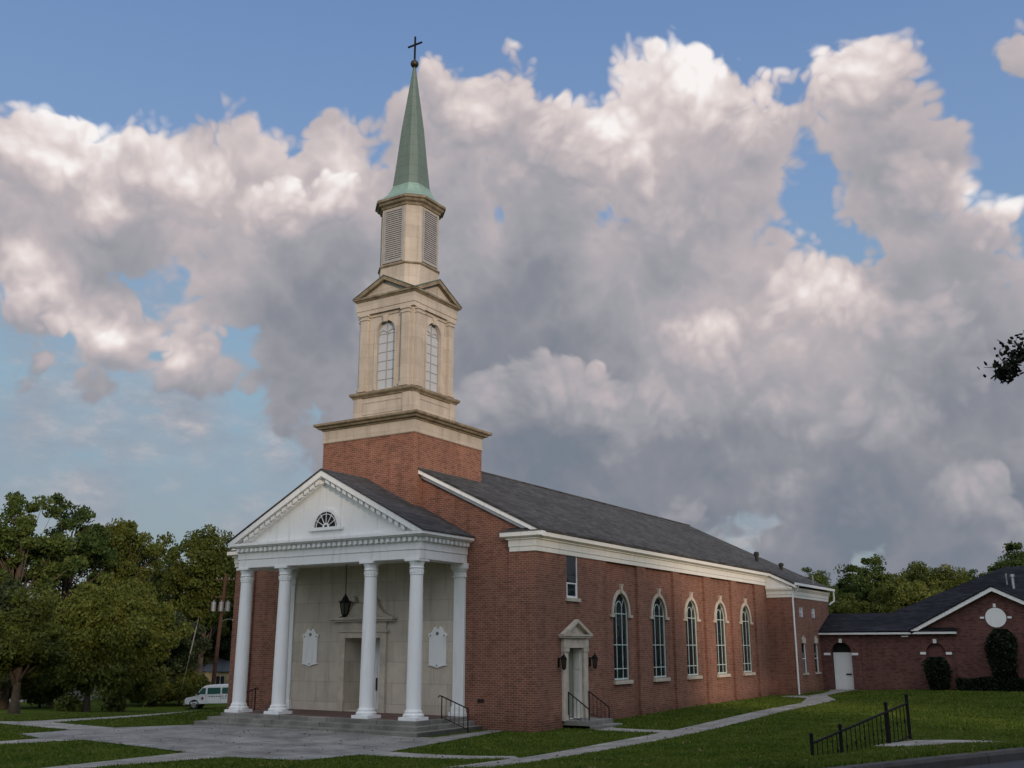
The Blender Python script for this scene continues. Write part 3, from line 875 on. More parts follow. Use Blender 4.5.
def church_walls():
    w = MB()
    # front gable wall, plus the corner piers standing a little proud
    rz = roof_z(XM + 1.25) - .15
    w.fflat(FF, [(XM + 1.25, -.6), (-1.2, -.6), (-1.2, roof_z(-1.2) - .15), (XM + 1.25, rz)])
    w.fflat(FF, [(-15.9, -.6), (XM - 1.25, -.6), (XM - 1.25, rz), (-15.9, roof_z(-15.9) - .15)])
    w.fflat(FF, [(XM - 1.25, 3.4), (XM + 1.25, 3.4), (XM + 1.25, rz), (XM, ZR - .15), (XM - 1.25, rz)])
    w.box(-1.2, 0.0, -0.1, 0.3, -0.6, 7.05)
    w.box(-15.9, -14.7, -0.1, 0.3, -0.6, 7.05)
    w.quad((-1.2, 0, 7.0), (0.0, 0, 7.0), (0.0, 0, roof_z(0) - .15), (-1.2, 0, roof_z(-1.2) - .15))
    # side wall with the door, upper window and recessed bays
    rect_panel(w, FS, 0.3, 2.2, -.6, 6.98, 0.3, 0.3, -.6, -.6, 0)
    # door + upper window strip
    w.quad(FS(2.2, 2.95, 0), FS(3.42, 2.95, 0), FS(3.42, 4.80, 0), FS(2.2, 4.80, 0))
    w.quad(FS(3.42, -.6, 0), FS(5.73, -.6, 0), FS(5.73, 6.98, 0), FS(3.42, 6.98, 0))
    rect_panel(w, FS, 2.2, 3.42, 4.80, 6.98, 2.26, 3.18, 4.86, 6.52, 0.05)
    w.quad(FS(2.2, -.6, 0), FS(3.42, -.6, 0), FS(3.42, 0.32, 0), FS(2.2, 0.32, 0))
    for (b0, b1), c in zip(BAYS, WIN):
        arch_panel(w, FS, b0, b1, -.6, 6.98, c, 0.74, 1.62, 4.38, 0.88, 0.12, -REC)
        for e, s in ((b0, 1), (b1, -1)):
            q = [FS(e, -.6, 0), FS(e, -.6, -REC), FS(e, 6.98, -REC), FS(e, 6.98, 0)]
            w.quad(*(q if s > 0 else q[::-1]))
        w.quad(FS(b0, 6.49, 0), FS(b1, 6.49, 0), FS(b1, 6.49, -REC), FS(b0, 6.49, -REC))
    for (a0, a1) in ((8.81, 9.70), (12.81, 13.57), (16.79, 17.64), (20.71, 21.57), (24.60, 26.5)):
        w.quad(FS(a0, -.6, 0), FS(a1, -.6, 0), FS(a1, 6.98, 0), FS(a0, 6.98, 0))
    # water table
    for (a0, a1) in ((0.3, 1.70), (3.80, 5.73), (8.81, 9.70), (12.81, 13.57), (16.79, 17.64), (20.71, 21.57), (24.60, 26.5)):
        w.fbox(FS, a0, a1, -.6, 0.36, 0, 0.035)
    for (b0, b1) in BAYS: w.fbox(FS, b0, b1, -.6, 0.36, -REC, -REC + 0.035)
    # hidden far side and rear
    w.quad((-15.9, YB, -.6), (-15.9, 0, -.6), (-15.9, 0, 6.98), (-15.9, YB, 6.98))
    fb = lambda u, v, k: (u, YB + k, v)
    w.add([(1.5, YB, -.6), (-15.9, YB, -.6), (-15.9, YB, roof_z(-15.9) - .15), (XM, YB, ZR - .15), (1.5, YB, roof_z(1.5) - .15)], [(0, 1, 2, 3, 4)])
    # rear wing
    w.fflat(frame_front(26.5), [(0.0, -.6), (1.5, -.6), (1.5, 6.3), (0, 6.3)])
    S2 = frame_side(1.5)
    def strip(u0, u1): w.quad(S2(u0, -.6, 0), S2(u1, -.6, 0), S2(u1, 6.3, 0), S2(u0, 6.3, 0))
    prev = 26.5
    for c in (28.3, 30.85):
        strip(prev, c - 0.42)
        w.quad(S2(c - .42, -.6, 0), S2(c + .42, -.6, 0), S2(c + .42, 1.5, 0), S2(c - .42, 1.5, 0))
        rect_panel(w, S2, c - .42, c + .42, 1.5, 4.2, c - .38, c + .38, 1.52, 3.2, 0.07)
        rect_panel(w, S2, c - .42, c + .42, 4.2, 6.3, c - .38, c + .38, 4.72, 5.3, 0.07)
        prev = c + 0.42
    strip(prev, YB)
    return w.build('wall', M['brick'], church)


wall = church_walls()


def cornice_profile(z0, z1, z2, z3, step=0.04, out=0.30, inner=-0.15):
    """two-band frieze and a crown that steps out"""
    zm = z0 + (z1 - z0) * 0.38
    return [(inner, z0), (step, z0), (step, zm), (step + .03, zm + .02), (step + .03, z1), (step + .10, z1 + .01), (step + .10, z1 + .05),
            (out - .06, z2), (out, z2 + .03), (out, z3), (inner, z3)]


def church_trim():
    c = MB()
    prof = cornice_profile(6.5, 6.93, 7.02, 7.20, 0.05, 0.32)
    c.sweep(prof, [(-1.08, 0.2), (-1.08, -0.1), (0.0, -0.1), (0.0, 26.45)])
    c.sweep(prof, [(-15.9, 26.45), (-15.9, -0.1), (-14.75, -0.1), (-14.75, 0.2)])
    # wing frieze and cornice
    p2 = cornice_profile(5.80, 6.20, 6.25, 6.38, 0.04, 0.16)
    c.sweep(p2, [(0.06, 26.5), (1.5, 26.5), (1.5, YB)])
    split_build(c, 'cornice', M['cream'], church)
    # sloping boards under the front eaves of the big roof
    rk = MB()
    fr = frame_front(0.0)
    for sgn in (1, -1):
        xe = 0.42
        X = lambda d: XM + sgn * d
        D0, D1 = 0.0, (xe - XM)
        def pz(d, k): return ZR - SL * d - k
        rk.fprism(fr, [(X(D0), pz(D0, .10)), (X(D1), pz(D1, .10)), (X(D1), pz(D1, .27)), (X(D0), pz(D0, .27))], 0.02, 0.30)
        rk.fprism(fr, [(X(D0), pz(D0, .27)), (X(D1 - .35), pz(D1 - .35, .27)), (X(D1 - .35), pz(D1 - .35, .42)), (X(D0), pz(D0, .42))], 0.004, 0.12)
    split_build(rk, 'rake_board', M['white'], church)
    # wing: sloping board and white gable infill facing front
    g = MB(); f2 = frame_front(26.5)
    g.fprism(f2, [(0.02, 6.385), (1.48, 6.385), (1.48, roof_z(1.48) - .28), (0.02, roof_z(.02) - .28)], -0.2, 0.03)
    g.build('gable_panel', M['white'], church)
    g = MB()
    g.fprism(f2, [(0.10, roof_z(.10) - .1), (1.86, roof_z(1.86) - .1), (1.86, roof_z(1.86) - .27), (0.10, roof_z(.1) - .27)], -0.1, 0.22)
    g.build('rake_board', M['white'], church)
    # little roof over the return of the cornice
    g = MB()
    for x0 in (-1.5, -14.75 - 1.15 - .3):
        g.add([(x0, -.43, 7.205), (x0 + 1.82, -.43, 7.205), (x0 + 1.82, -.02, 7.42), (x0 + .3, -.02, 7.42)], [(0, 1, 2, 3)])
    split_build(g, 'cornice_flashing', M['roof'], church)


church_trim()


def main_roof():
    r = MB()
    xe, th = 0.36, 0.10
    def slab(x0, x1, y0, y1, k=0.0):
        a, b = (x0, roof_z(x0) + k), (x1, roof_z(x1) + k)
        r.hexa([(a[0], y0, a[1] - th), (b[0], y0, b[1] - th), (b[0], y1, b[1] - th), (a[0], y1, a[1] - th), (a[0], y0, a[1]), (b[0], y0, b[1]), (b[0], y1, b[1]), (a[0], y1, a[1])])
    slab(XM, xe, -0.33, 26.25)
    slab(XM, 1.82, 26.25, YB + .25)
    slab(2 * XM - xe, XM, -0.33, YB + .25)
    r.box(XM - .12, XM + .12, 4.4, YB + .2, ZR - .04, ZR + .025)
    ro = r.build('roof', M['roof'], church)
    # vents on the roof
    for (x, y, h) in ((-1.45, 29.6, .55), (-.6, 31.8, .38)):
        v = MB(); z = roof_z(x)
        v.lathe([(.11, -.15), (.11, h * .6), (.17, h * .62), (.17, h), (.05, h + .06)], (x, y, z), 10)
        v.build('roof_vent', M['rubber'], ro)
    v = MB(); z = roof_z(1.3); v.lathe([(.06, -.1), (.06, .5)], (1.3, 32.0, z), 8); v.build('roof_vent', M['grey_metal'], ro)
    g = MB()
    S2 = frame_side(1.5)
    zg = roof_z(1.82)
    g.fbox(S2, 26.3, YB + .25, zg - .14, zg + .0, .30, .44)
    g.build('gutter', M['white'], church)
    d = MB()
    d.tube([(1.58, 26.72, 6.36), (1.56, 26.62, 5.7), (1.56, 26.62, .3)], .055, 8)
    d.tube([(1.88, 26.9, zg - .1), (1.72, 26.9, zg - .45), (1.6, 26.9, 5.95)], .05, 8)
    d.tube([(1.88, YB + .1, zg - .1), (1.88, YB + .1, zg - .75), (1.62, YB - .25, zg - 1.0)], .05, 8)
    d.tube([(-15.35, -.09, 6.9), (-15.35, -.09, .1)], .05, 8)
    split_build(d, 'downspout', M['white'], church)


main_roof()


def nave_windows():
    S = FS
    for i, c in enumerate(WIN):
        w0 = -REC
        hw, zb, zs, rise = 0.74, 1.62, 4.38, 0.88
        gl = MB()
        a = arch_pts(c, hw + .01, zs, rise + .01)
        gl.fflat(S, [(c + hw + .01, zb - .01)] + a + [(c - hw - .01, zb - .01)], w0 - .10)
        win = gl.build('window', M['glass'], church)
        f = MB()
        inn = arch_pts(c, hw - .04, zs, rise - .04); out = arch_pts(c, hw - .001, zs, rise - .001)
        band(f, S, [(c + hw - .04, zb)] + inn + [(c - hw + .04, zb)], [(c + hw - .001, zb)] + out + [(c - hw + .001, zb)], w0 - .095, w0 - .05)
        for z in (zb + .02, 2.08, 3.06, 4.36): f.fbox(S, c - hw + .04, c + hw - .04, z, z + (.035 if z > 1.7 else .07), w0 - .095, w0 - .07)
        for du in (-.28, .27):
            f.fbox(S, c + du - .015, c + du + .015, zb, 4.62, w0 - .096, w0 - .075)
        # tracery: a centre light and two half lights
        t = arch_pts(c, .295, 4.62, .30, 10); t2 = arch_pts(c, .262, 4.62, .268, 10)
        band(f, S, t2, t, w0 - .0955, w0 - .073)
        for s in (1, -1):
            k = [(c + s * (.27 + .32 * q), 4.62 + .46 * math.sin(q * 1.45)) for q in (0, .25, .5, .75, 1.0)]
            k2 = [(u, v + .035) for u, v in k]
            band(f, S, k, k2, w0 - .0945, w0 - .0735)
        f.build('frame', M['mint'], win)
        s = MB()
        inn = arch_pts(c, hw + .0, zs - .05, rise + .03); out = arch_pts(c, hw + .15, zs - .05, rise + .19)
        band(s, S, inn, out, w0 + .004, w0 + .06)
        for e in (-1, 1):
            u = c + e * (hw + .14)
            s.fbox(S, u - .17, u + .17, zs - .16, zs - .045, w0 + .004, w0 + .09)
        s.fprism(S, [(c - .07, zs + rise + .02), (c + .07, zs + rise + .02), (c + .11, zs + rise + .32), (c - .11, zs + rise + .32)], w0 + .004, w0 + .10)
        s.fbox(S, c - .15, c + .15, zs + rise + .32, zs + rise + .36, w0 + .004, w0 + .12)
        s.build('arch_surround', M['trimstone'], win)
        s = MB(); s.fbox(S, c - hw - .10, c + hw + .10, zb - .15, zb - .002, w0 - .1, w0 + .13)
        s.build('sill', M['trimstone'], win, bevel=.012)
    # upper window over the side door
    g = MB(); g.fflat(S, [(2.24, 4.84), (3.20, 4.84), (3.20, 6.54), (2.24, 6.54)], -.045)
    win = g.build('window', M['glass'], church)
    f = MB()
    for (u0, u1, v0, v1) in ((2.26, 2.29, 4.86, 6.52), (3.12, 3.18, 4.86, 6.52), (2.29, 3.12, 4.86, 4.94), (2.29, 3.12, 5.40, 5.45), (2.292, 2.36, 4.94, 5.40), (3.06, 3.118, 4.94, 5.40)):
        f.fbox(S, u0, u1, v0, v1, -.044, -.015)
    f.build('frame', M['white'], win)
    s = MB(); s.fbox(S, 2.16, 3.30, 4.72, 4.855, -.04, .09); s.build('sill', M['trimstone'], win, bevel=.01)
    # rear wing windows
    S2 = frame_side(1.5)
    for c in (28.3, 30.85):
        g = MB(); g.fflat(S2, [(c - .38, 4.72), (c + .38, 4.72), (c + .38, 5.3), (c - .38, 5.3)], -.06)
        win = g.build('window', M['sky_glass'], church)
        f = MB(); f.fbox(S2, c - .38, c + .38, 4.99, 5.03, -.058, -.03); f.fbox(S2, c - .38, c - .32, 4.72, 5.3, -.0585, -.02); f.fbox(S2, c + .30, c + .38, 4.72, 5.3, -.0585, -.02)
        f.build('frame', M['white'], win)
        g = MB(); g.fflat(S2, [(c - .38, 1.52), (c + .38, 1.52), (c + .38, 3.2), (c - .38, 3.2)], -.06)
        win = g.build('window', M['glass'], church)
        f = MB()
        for (u0, u1, v0, v1) in ((c - .38, c - .32, 1.52, 3.2), (c + .30, c + .38, 1.52, 3.2), (c - .32, c + .30, 2.3, 2.34)): f.fbox(S2, u0, u1, v0, v1, -.058, -.02)
        f.build('frame', M['white'], win)
        s = MB(); s.fprism(S2, [(c - .32, 3.2), (c + .32, 3.2), (c + .32, 3.36), (c + .38, 3.48), (c + .08, 3.53), (c + .08, 3.64), (c - .08, 3.64), (c - .08, 3.53), (c - .38, 3.48), (c - .32, 3.36)], .003, .07)
        s.build('window_head', M['trimstone'], win)
        s = MB(); s.fbox(S2, c - .48, c + .48, 1.40, 1.515, -.05, .09)
        s.build('sill', M['trimstone'], win)


nave_windows()


def side_door():
    S = FS
    y0, y1 = 2.2, 3.42
    d = MB()
    # deep white recess
    zb, zt = 0.34, 2.92
    d.quad(S(y0, zb, 0), S(y0, zb, -.38), S(y0, zt, -.38), S(y0, zt, 0))
    d.quad(S(y1, zb, -.38), S(y1, zb, 0), S(y1, zt, 0), S(y1, zt, -.38))
    d.quad(S(y0, zt, 0), S(y0, zt, -.38), S(y1, zt, -.38), S(y1, zt, 0))
    d.quad(S(y0, zb, -.38), S(y0, zb, 0), S(y1, zb, 0), S(y1, zb, -.38))
    for v in (.55, 1.35, 2.15):
        d.fbox(lambda u, vv, w: (u, y1 - w, vv), -.31, -.09, v, v + .62, 0.0, .02)
    sur = d.build('side_doorway', M['cream'], church)
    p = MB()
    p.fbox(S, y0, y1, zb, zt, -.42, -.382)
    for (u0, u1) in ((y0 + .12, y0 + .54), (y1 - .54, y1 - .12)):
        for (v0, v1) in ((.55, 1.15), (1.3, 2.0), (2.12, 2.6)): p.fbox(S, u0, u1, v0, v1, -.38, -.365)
    p.build('door', M['door_shaded'], sur)
    t = MB()
    for (u0, u1) in ((1.76, y0), (y1, 3.80)):
        t.fbox(S, u0, u1, .30, .50, .003, .13); t.fbox(S, u0 + .02, u1 - .02, .50, 2.82, .003, .09); t.fbox(S, u0 - .01, u1 + .01, 2.82, 2.95, .003, .13)
    t.fbox(S, 1.77, 3.79, 2.955, 3.32, .003, .10)
    t.fbox(S, 1.77, 2.12, 2.97, 3.30, .10, .125); t.fbox(S, 3.44, 3.79, 2.97, 3.30, .10, .125)
    t.fbox(S, 1.60, 3.88, 3.325, 3.40, .003, .20); t.fbox(S, 1.56, 3.92, 3.40, 3.47, .003, .25)
    t.fprism(S, [(1.73, 3.475), (3.75, 3.475), (2.74, 3.94)], .003, .08)
    for s in (-1, 1):
        t.fprism(S, [(2.74 + s * 1.20, 3.475), (2.74, 4.04), (2.74, 3.91), (2.74 + s * .93, 3.475)], .08, .25)
    t.build('pediment', M['trimstone'], sur)
    st = MB()
    st.box(.0, 1.15, 1.85, 3.75, -.3, .33); st.box(0, 1.55, 1.85, 3.75, -.3, .17)
    st.build('stoop', M['step'], sur, bevel=.015)


side_door()


def portico():
    ent = MB()
    xh, yf = 4.76, -3.02
    xl = 4.66
    path = [(XM - xl, 0.0), (XM - xl, yf), (XM + xh, yf), (XM + xh, 0.0)]
    prof = [(-.62, 6.15), (0, 6.15), (0, 6.47), (.035, 6.49), (.035, 6.74), (.08, 6.77), (.08, 6.92), (.24, 6.96), (.29, 7.0), (.34, 7.02), (.34, 7.12), (-.62, 7.12)]
    ent.sweep(prof, path)
    port = ent.build('portico', M['white'], church)
    de = MB()                                   # one toothed strip round the three sides
    def teeth(a, b, n, m=.5):
        out = []; st_ = (b - a) / n
        for i in range(n): out += [a + st_ * (i + .5 - m / 2), a + st_ * (i + .5 + m / 2)]
        return out
    I, O = .084, .20
    P_ = []
    x0, x1 = XM - xl, XM + xh
    tv = teeth(-.06, yf, 11)
    P_.append((x0 - I, -.02))
    for i in range(0, len(tv), 2): P_ += [(x0 - I, tv[i]), (x0 - O, tv[i]), (x0 - O, tv[i + 1]), (x0 - I, tv[i + 1])]
    P_.append((x0 - I, yf - I))
    tu = teeth(x0 - .05, x1 + .05, 36, .54)
    for i in range(0, len(tu), 2): P_ += [(tu[i], yf - I), (tu[i], yf - O), (tu[i + 1], yf - O), (tu[i + 1], yf - I)]
    P_.append((x1 + I, yf - I))
    for i in range(len(tv) - 1, 0, -2): P_ += [(x1 + I, tv[i]), (x1 + O, tv[i]), (x1 + O, tv[i - 1]), (x1 + I, tv[i - 1])]
    P_ += [(x1 + I, -.02), (x1 + .082, -.02), (x1 + .082, yf - .082), (x0 - .082, yf - .082), (x0 - .082, -.02)]
    de.fprism(lambda u, v, w: (u, v, w), P_, 6.785, 6.925)
    de.build('dentil_band', M['white'], port)
    # pediment
    za, ze, xt, yp = 9.80, 7.13, 5.08, yf - .34
    s = (za - ze) / xt
    tym = MB(); tym.fprism(frame_front(0), [(XM - xt + .3, 7.125), (XM + xt - .3, 7.125), (XM, za - .2)], -yf - .2, -yf - .05)
    ped = tym.build('pediment', M['white'], port)
    rk = MB(); f0 = frame_front(0.0)
    for sg in (-1, 1):
        X = lambda d: XM + sg * d
        rk.fprism(f0, [(X(0), za), (X(xt), ze), (X(xt - .02), ze - .004), (X(xt - .42), ze - .004), (X(0), za - .24)], -yf - .05, -yp)
        rk.fprism(f0, [(X(0), za - .24), (X(xt - .5), ze + .0), (X(xt - .9), ze + .0), (X(0), za - .44)], -yf - .05, -yf + .10)
        for i in range(14):
            d = .12 + (xt - .95) * (i + .5) / 14
            zz = za - s * d - .27
            rk.fprism(f0, [(X(d - .10), zz + s * .10), (X(d + .10), zz - s * .10), (X(d + .085), zz - s * .085 - .15), (X(d - .085), zz + s * .085 - .15)], -yf + .10, -yf + .26)
    rk.build('rake_moulding', M['white'], port)
    # fanlight
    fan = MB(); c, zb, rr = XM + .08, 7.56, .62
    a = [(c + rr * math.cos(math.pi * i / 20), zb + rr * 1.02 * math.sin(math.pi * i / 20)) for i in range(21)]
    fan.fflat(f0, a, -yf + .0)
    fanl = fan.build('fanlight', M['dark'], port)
    m = MB()
    ring = lambda r: [(c + r * math.cos(math.pi * i / 20), zb + r * 1.02 * math.sin(math.pi * i / 20)) for i in range(21)]
    band(m, f0, ring(rr - .02), ring(rr + .10), -yf - .04, -yf + .06)
    band(m, f0, ring(.10), ring(.17), -yf - .04, -yf + .03)
    band(m, f0, ring(rr - .12), ring(rr - .095), -yf - .04, -yf + .028)
    for k in range(1, 6):
        t = math.pi * k / 6; ct, st = math.cos(t), math.sin(t)
        m.fprism(f0, [(c + .16 * ct - .011 * st, zb + .16 * st + .011 * ct), (c + .60 * ct - .011 * st, zb + .60 * st + .011 * ct), (c + .60 * ct + .011 * st, zb + .60 * st - .011 * ct), (c + .16 * ct + .011 * st, zb + .16 * st - .011 * ct)], -yf + .0, -yf + .026)
    m.fbox(f0, c - .86, c + .86, zb - .12, zb, -yf - .04, -yf + .10)
    m.build('fanlight_frame', M['white'], port)
    # roof
    r = MB()
    for sg in (-1, 1):
        X = lambda d: XM + sg * d
        r.fprism(f0, [(X(0), za + .065), (X(xt + .06), ze + .045), (X(xt + .06), ze + .004), (X(0), za + .004)], .0, -yp + .04)
    r.build('portico_roof', M['proof'], port)
    # ceiling
    c = MB(); c.box(XM - xl + .61, XM + xh - .61, yf + .61, -.0, 6.30, 6.36); c.build('ceiling', M['cream'], port)
    # columns
    for dx in (-4.41, -2.229, 2.229, 4.41):
        k = MB(); b = (XM + dx, -2.743, .462)
        h = 6.15 - .462
        k.box(b[0] - .385, b[0] + .385, b[1] - .385, b[1] + .385, b[2], b[2] + .11)
        prof = [(.37, .11), (.385, .15), (.375, .20), (.33, .225), (.315, .25), (.325, .285), (.315, .32), (.285, .345), (.275, .40)]
        for t in range(1, 9):
            q = t / 8; prof.append((.275 - .038 * q ** 1.6, .40 + (h - .98) * q))
        prof += [(.255, h - .57), (.262, h - .55), (.255, h - .53), (.238, h - .52), (.242, h - .36), (.275, h - .33), (.275, h - .30), (.255, h - .28), (.265, h - .2), (.30, h - .12), (.315, h - .085)]
        k.lathe(prof, b, 36)
        k.box(b[0] - .33, b[0] + .33, b[1] - .33, b[1] + .33, 6.15 - .085, 6.149)
        # carved leaves round the neck
        for i in range(14):
            t = 2 * math.pi * i / 14; ct, st = math.cos(t), math.sin(t)
            f = lambda u, v, w: (b[0] + ct * (.236 + w) - st * u, b[1] + st * (.236 + w) + ct * u, b[2] + v)
            k.fbox(f, -.028, .028, h - .50, h - .385, 0, .035)
        o = k.build('column', M['column_white'], port)
        for p in o.data.polygons:
            p.use_smooth = len(p.vertices) == 4 and abs(p.normal.z) < .98 and p.area < .2 and len(o.data.polygons) > 0
        o.data.polygons.foreach_set('use_smooth', [bool(p.use_smooth) for p in o.data.polygons])
        em = o.modifiers.new("edge", 'EDGE_SPLIT'); em.split_angle = R(40)
    for dx in (-4.46, 4.46):
        k = MB(); x = XM + dx
        f = frame_front(0)
        x = x + (.03 if dx > 0 else 0)
        k.fbox(f, x - .36, x + .36, .46, .60, .004, .22); k.fbox(f, x - .32, x + .32, .60, .80, .004, .18)
        k.fbox(f, x - .25, x + .25, .80, 5.62, .004, .13)
        k.fbox(f, x - .30, x + .30, 5.62, 5.68, .004, .16); k.fbox(f, x - .27, x + .27, 5.68, 5.86, .004, .13)
        k.fbox(f, x - .31, x + .31, 5.86, 5.94, .004, .17); k.fbox(f, x - .36, x + .36, 5.94, 6.148, .004, .21)
        k.build('pilaster', M['column_white'], port, bevel=.01)
    XD = XM - .27
    # stone wall behind the columns
    s = MB(); f = frame_front(-.0)
    rect_panel(s, f, XM - 4.2, XM + 4.2, .40, 6.32, XD - .93, XD + .93, .50, 3.35, 1.0, .06)
    st = s.build('stone_wall', M['ashlar'], port)
    d = MB(); fr = frame_front(1.0)
    d.fbox(fr, XD - .94, XD - .02, .50, 3.36, -.06, -.0); d.fbox(fr, XD + .02, XD + .94, .50, 3.36, -.06, .0); d.fbox(fr, XD - .02, XD + .02, .5, 3.36, -.06, -.03)
    for x0 in (XD - .85, XD + .10):
        for (v0, v1) in ((.72, 1.35), (1.5, 2.45)): d.fbox(fr, x0, x0 + .75, v0, v1, .0, .025)
    do = d.build('door', M['white'], port)
    g = MB()
    for x0 in (XD - .80, XD + .42): g.fbox(fr, x0, x0 + .40, 2.62, 3.15, .0, .02)
    split_build(g, 'door_pane', M['dark'], do)
    g = MB()
    for x0 in (XD - .13, XD + .08): g.fbox(fr, x0, x0 + .05, 1.25, 1.75, .03, .07)
    split_build(g, 'door_handle', M['bronze'], do)
    g = MB()
    for s_ in (-1, 1):
        g.fbox(f, XD + s_ * 1.08 - .15, XD + s_ * 1.08 + .15, .46, 3.35, .062, .17)
    g.fbox(f, XD - 1.23, XD + 1.23, 3.352, 3.58, .062, .18); g.fbox(f, XD - 1.32, XD + 1.32, 3.58, 3.66, .062, .24)
    g.fbox(f, XD - 1.2, XD + 1.2, 3.66, 4.0, .062, .15)
    g.fbox(f, XD - 1.62, XD + 1.62, 4.0, 4.08, .062, .30); g.fbox(f, XD - 1.72, XD + 1.72, 4.08, 4.17, .062, .40)
    for s_ in (-1, 1):
        cur = [(1.72, 4.172), (1.45, 4.22), (1.15, 4.35), (.92, 4.58), (.78, 4.82), (.62, 4.97), (.45, 5.02), (.33, 4.93), (.36, 4.80), (.50, 4.80)]
        low = [(1.45, 4.172), (1.2, 4.174), (.95, 4.25), (.76, 4.48), (.64, 4.70), (.58, 4.80), (.50, 4.84), (.44, 4.85), (.43, 4.82), (.50, 4.79)]
        for i in range(len(cur) - 1):
            g.fprism(f, [(XD + s_ * p[0], p[1]) for p in (cur[i], cur[i + 1], low[i + 1], low[i])], .062, .34)
    g.fprism(f, [(XD - .95, 4.172), (XD + .95, 4.172), (XD + .55, 4.72), (XD - .55, 4.72)], .062, .12)
    g.lathe([(.02, 0)], (0, 0, 0), 3) if False else None
    k = MB(); k.tube([f(XD, 4.92, .07), f(XD, 4.92, .30)], [.20, .16], 14); g.add(k.v, k.f)
    g.build('door_surround', M['trimstone'], port)
    # floor and three steps that turn the corner on both sides
    s = MB()
    for i, (ex, ey, z) in enumerate(((5.55, 4.0, .155), (5.22, 3.62, .31), (4.88, 3.24, .455))):
        s.box(XM - ex, XM + ex, -ey, -.02, -.4, z)
    s.build('steps', M['step'], port, bevel=.015)
    fl = MB(); fl.box(XM - 4.5, XM + 4.5, -2.9, -.03, .30, .461); fl.build('porch_floor', M['porch'], port)


portico()


def vent_grille():
    v = MB(); f = frame_front(0)
    v.fbox(f, -2.62, -2.34, .98, 1.10, .002, .03)
    v.build('vent_grille', M['dark'], church)


vent_grille()


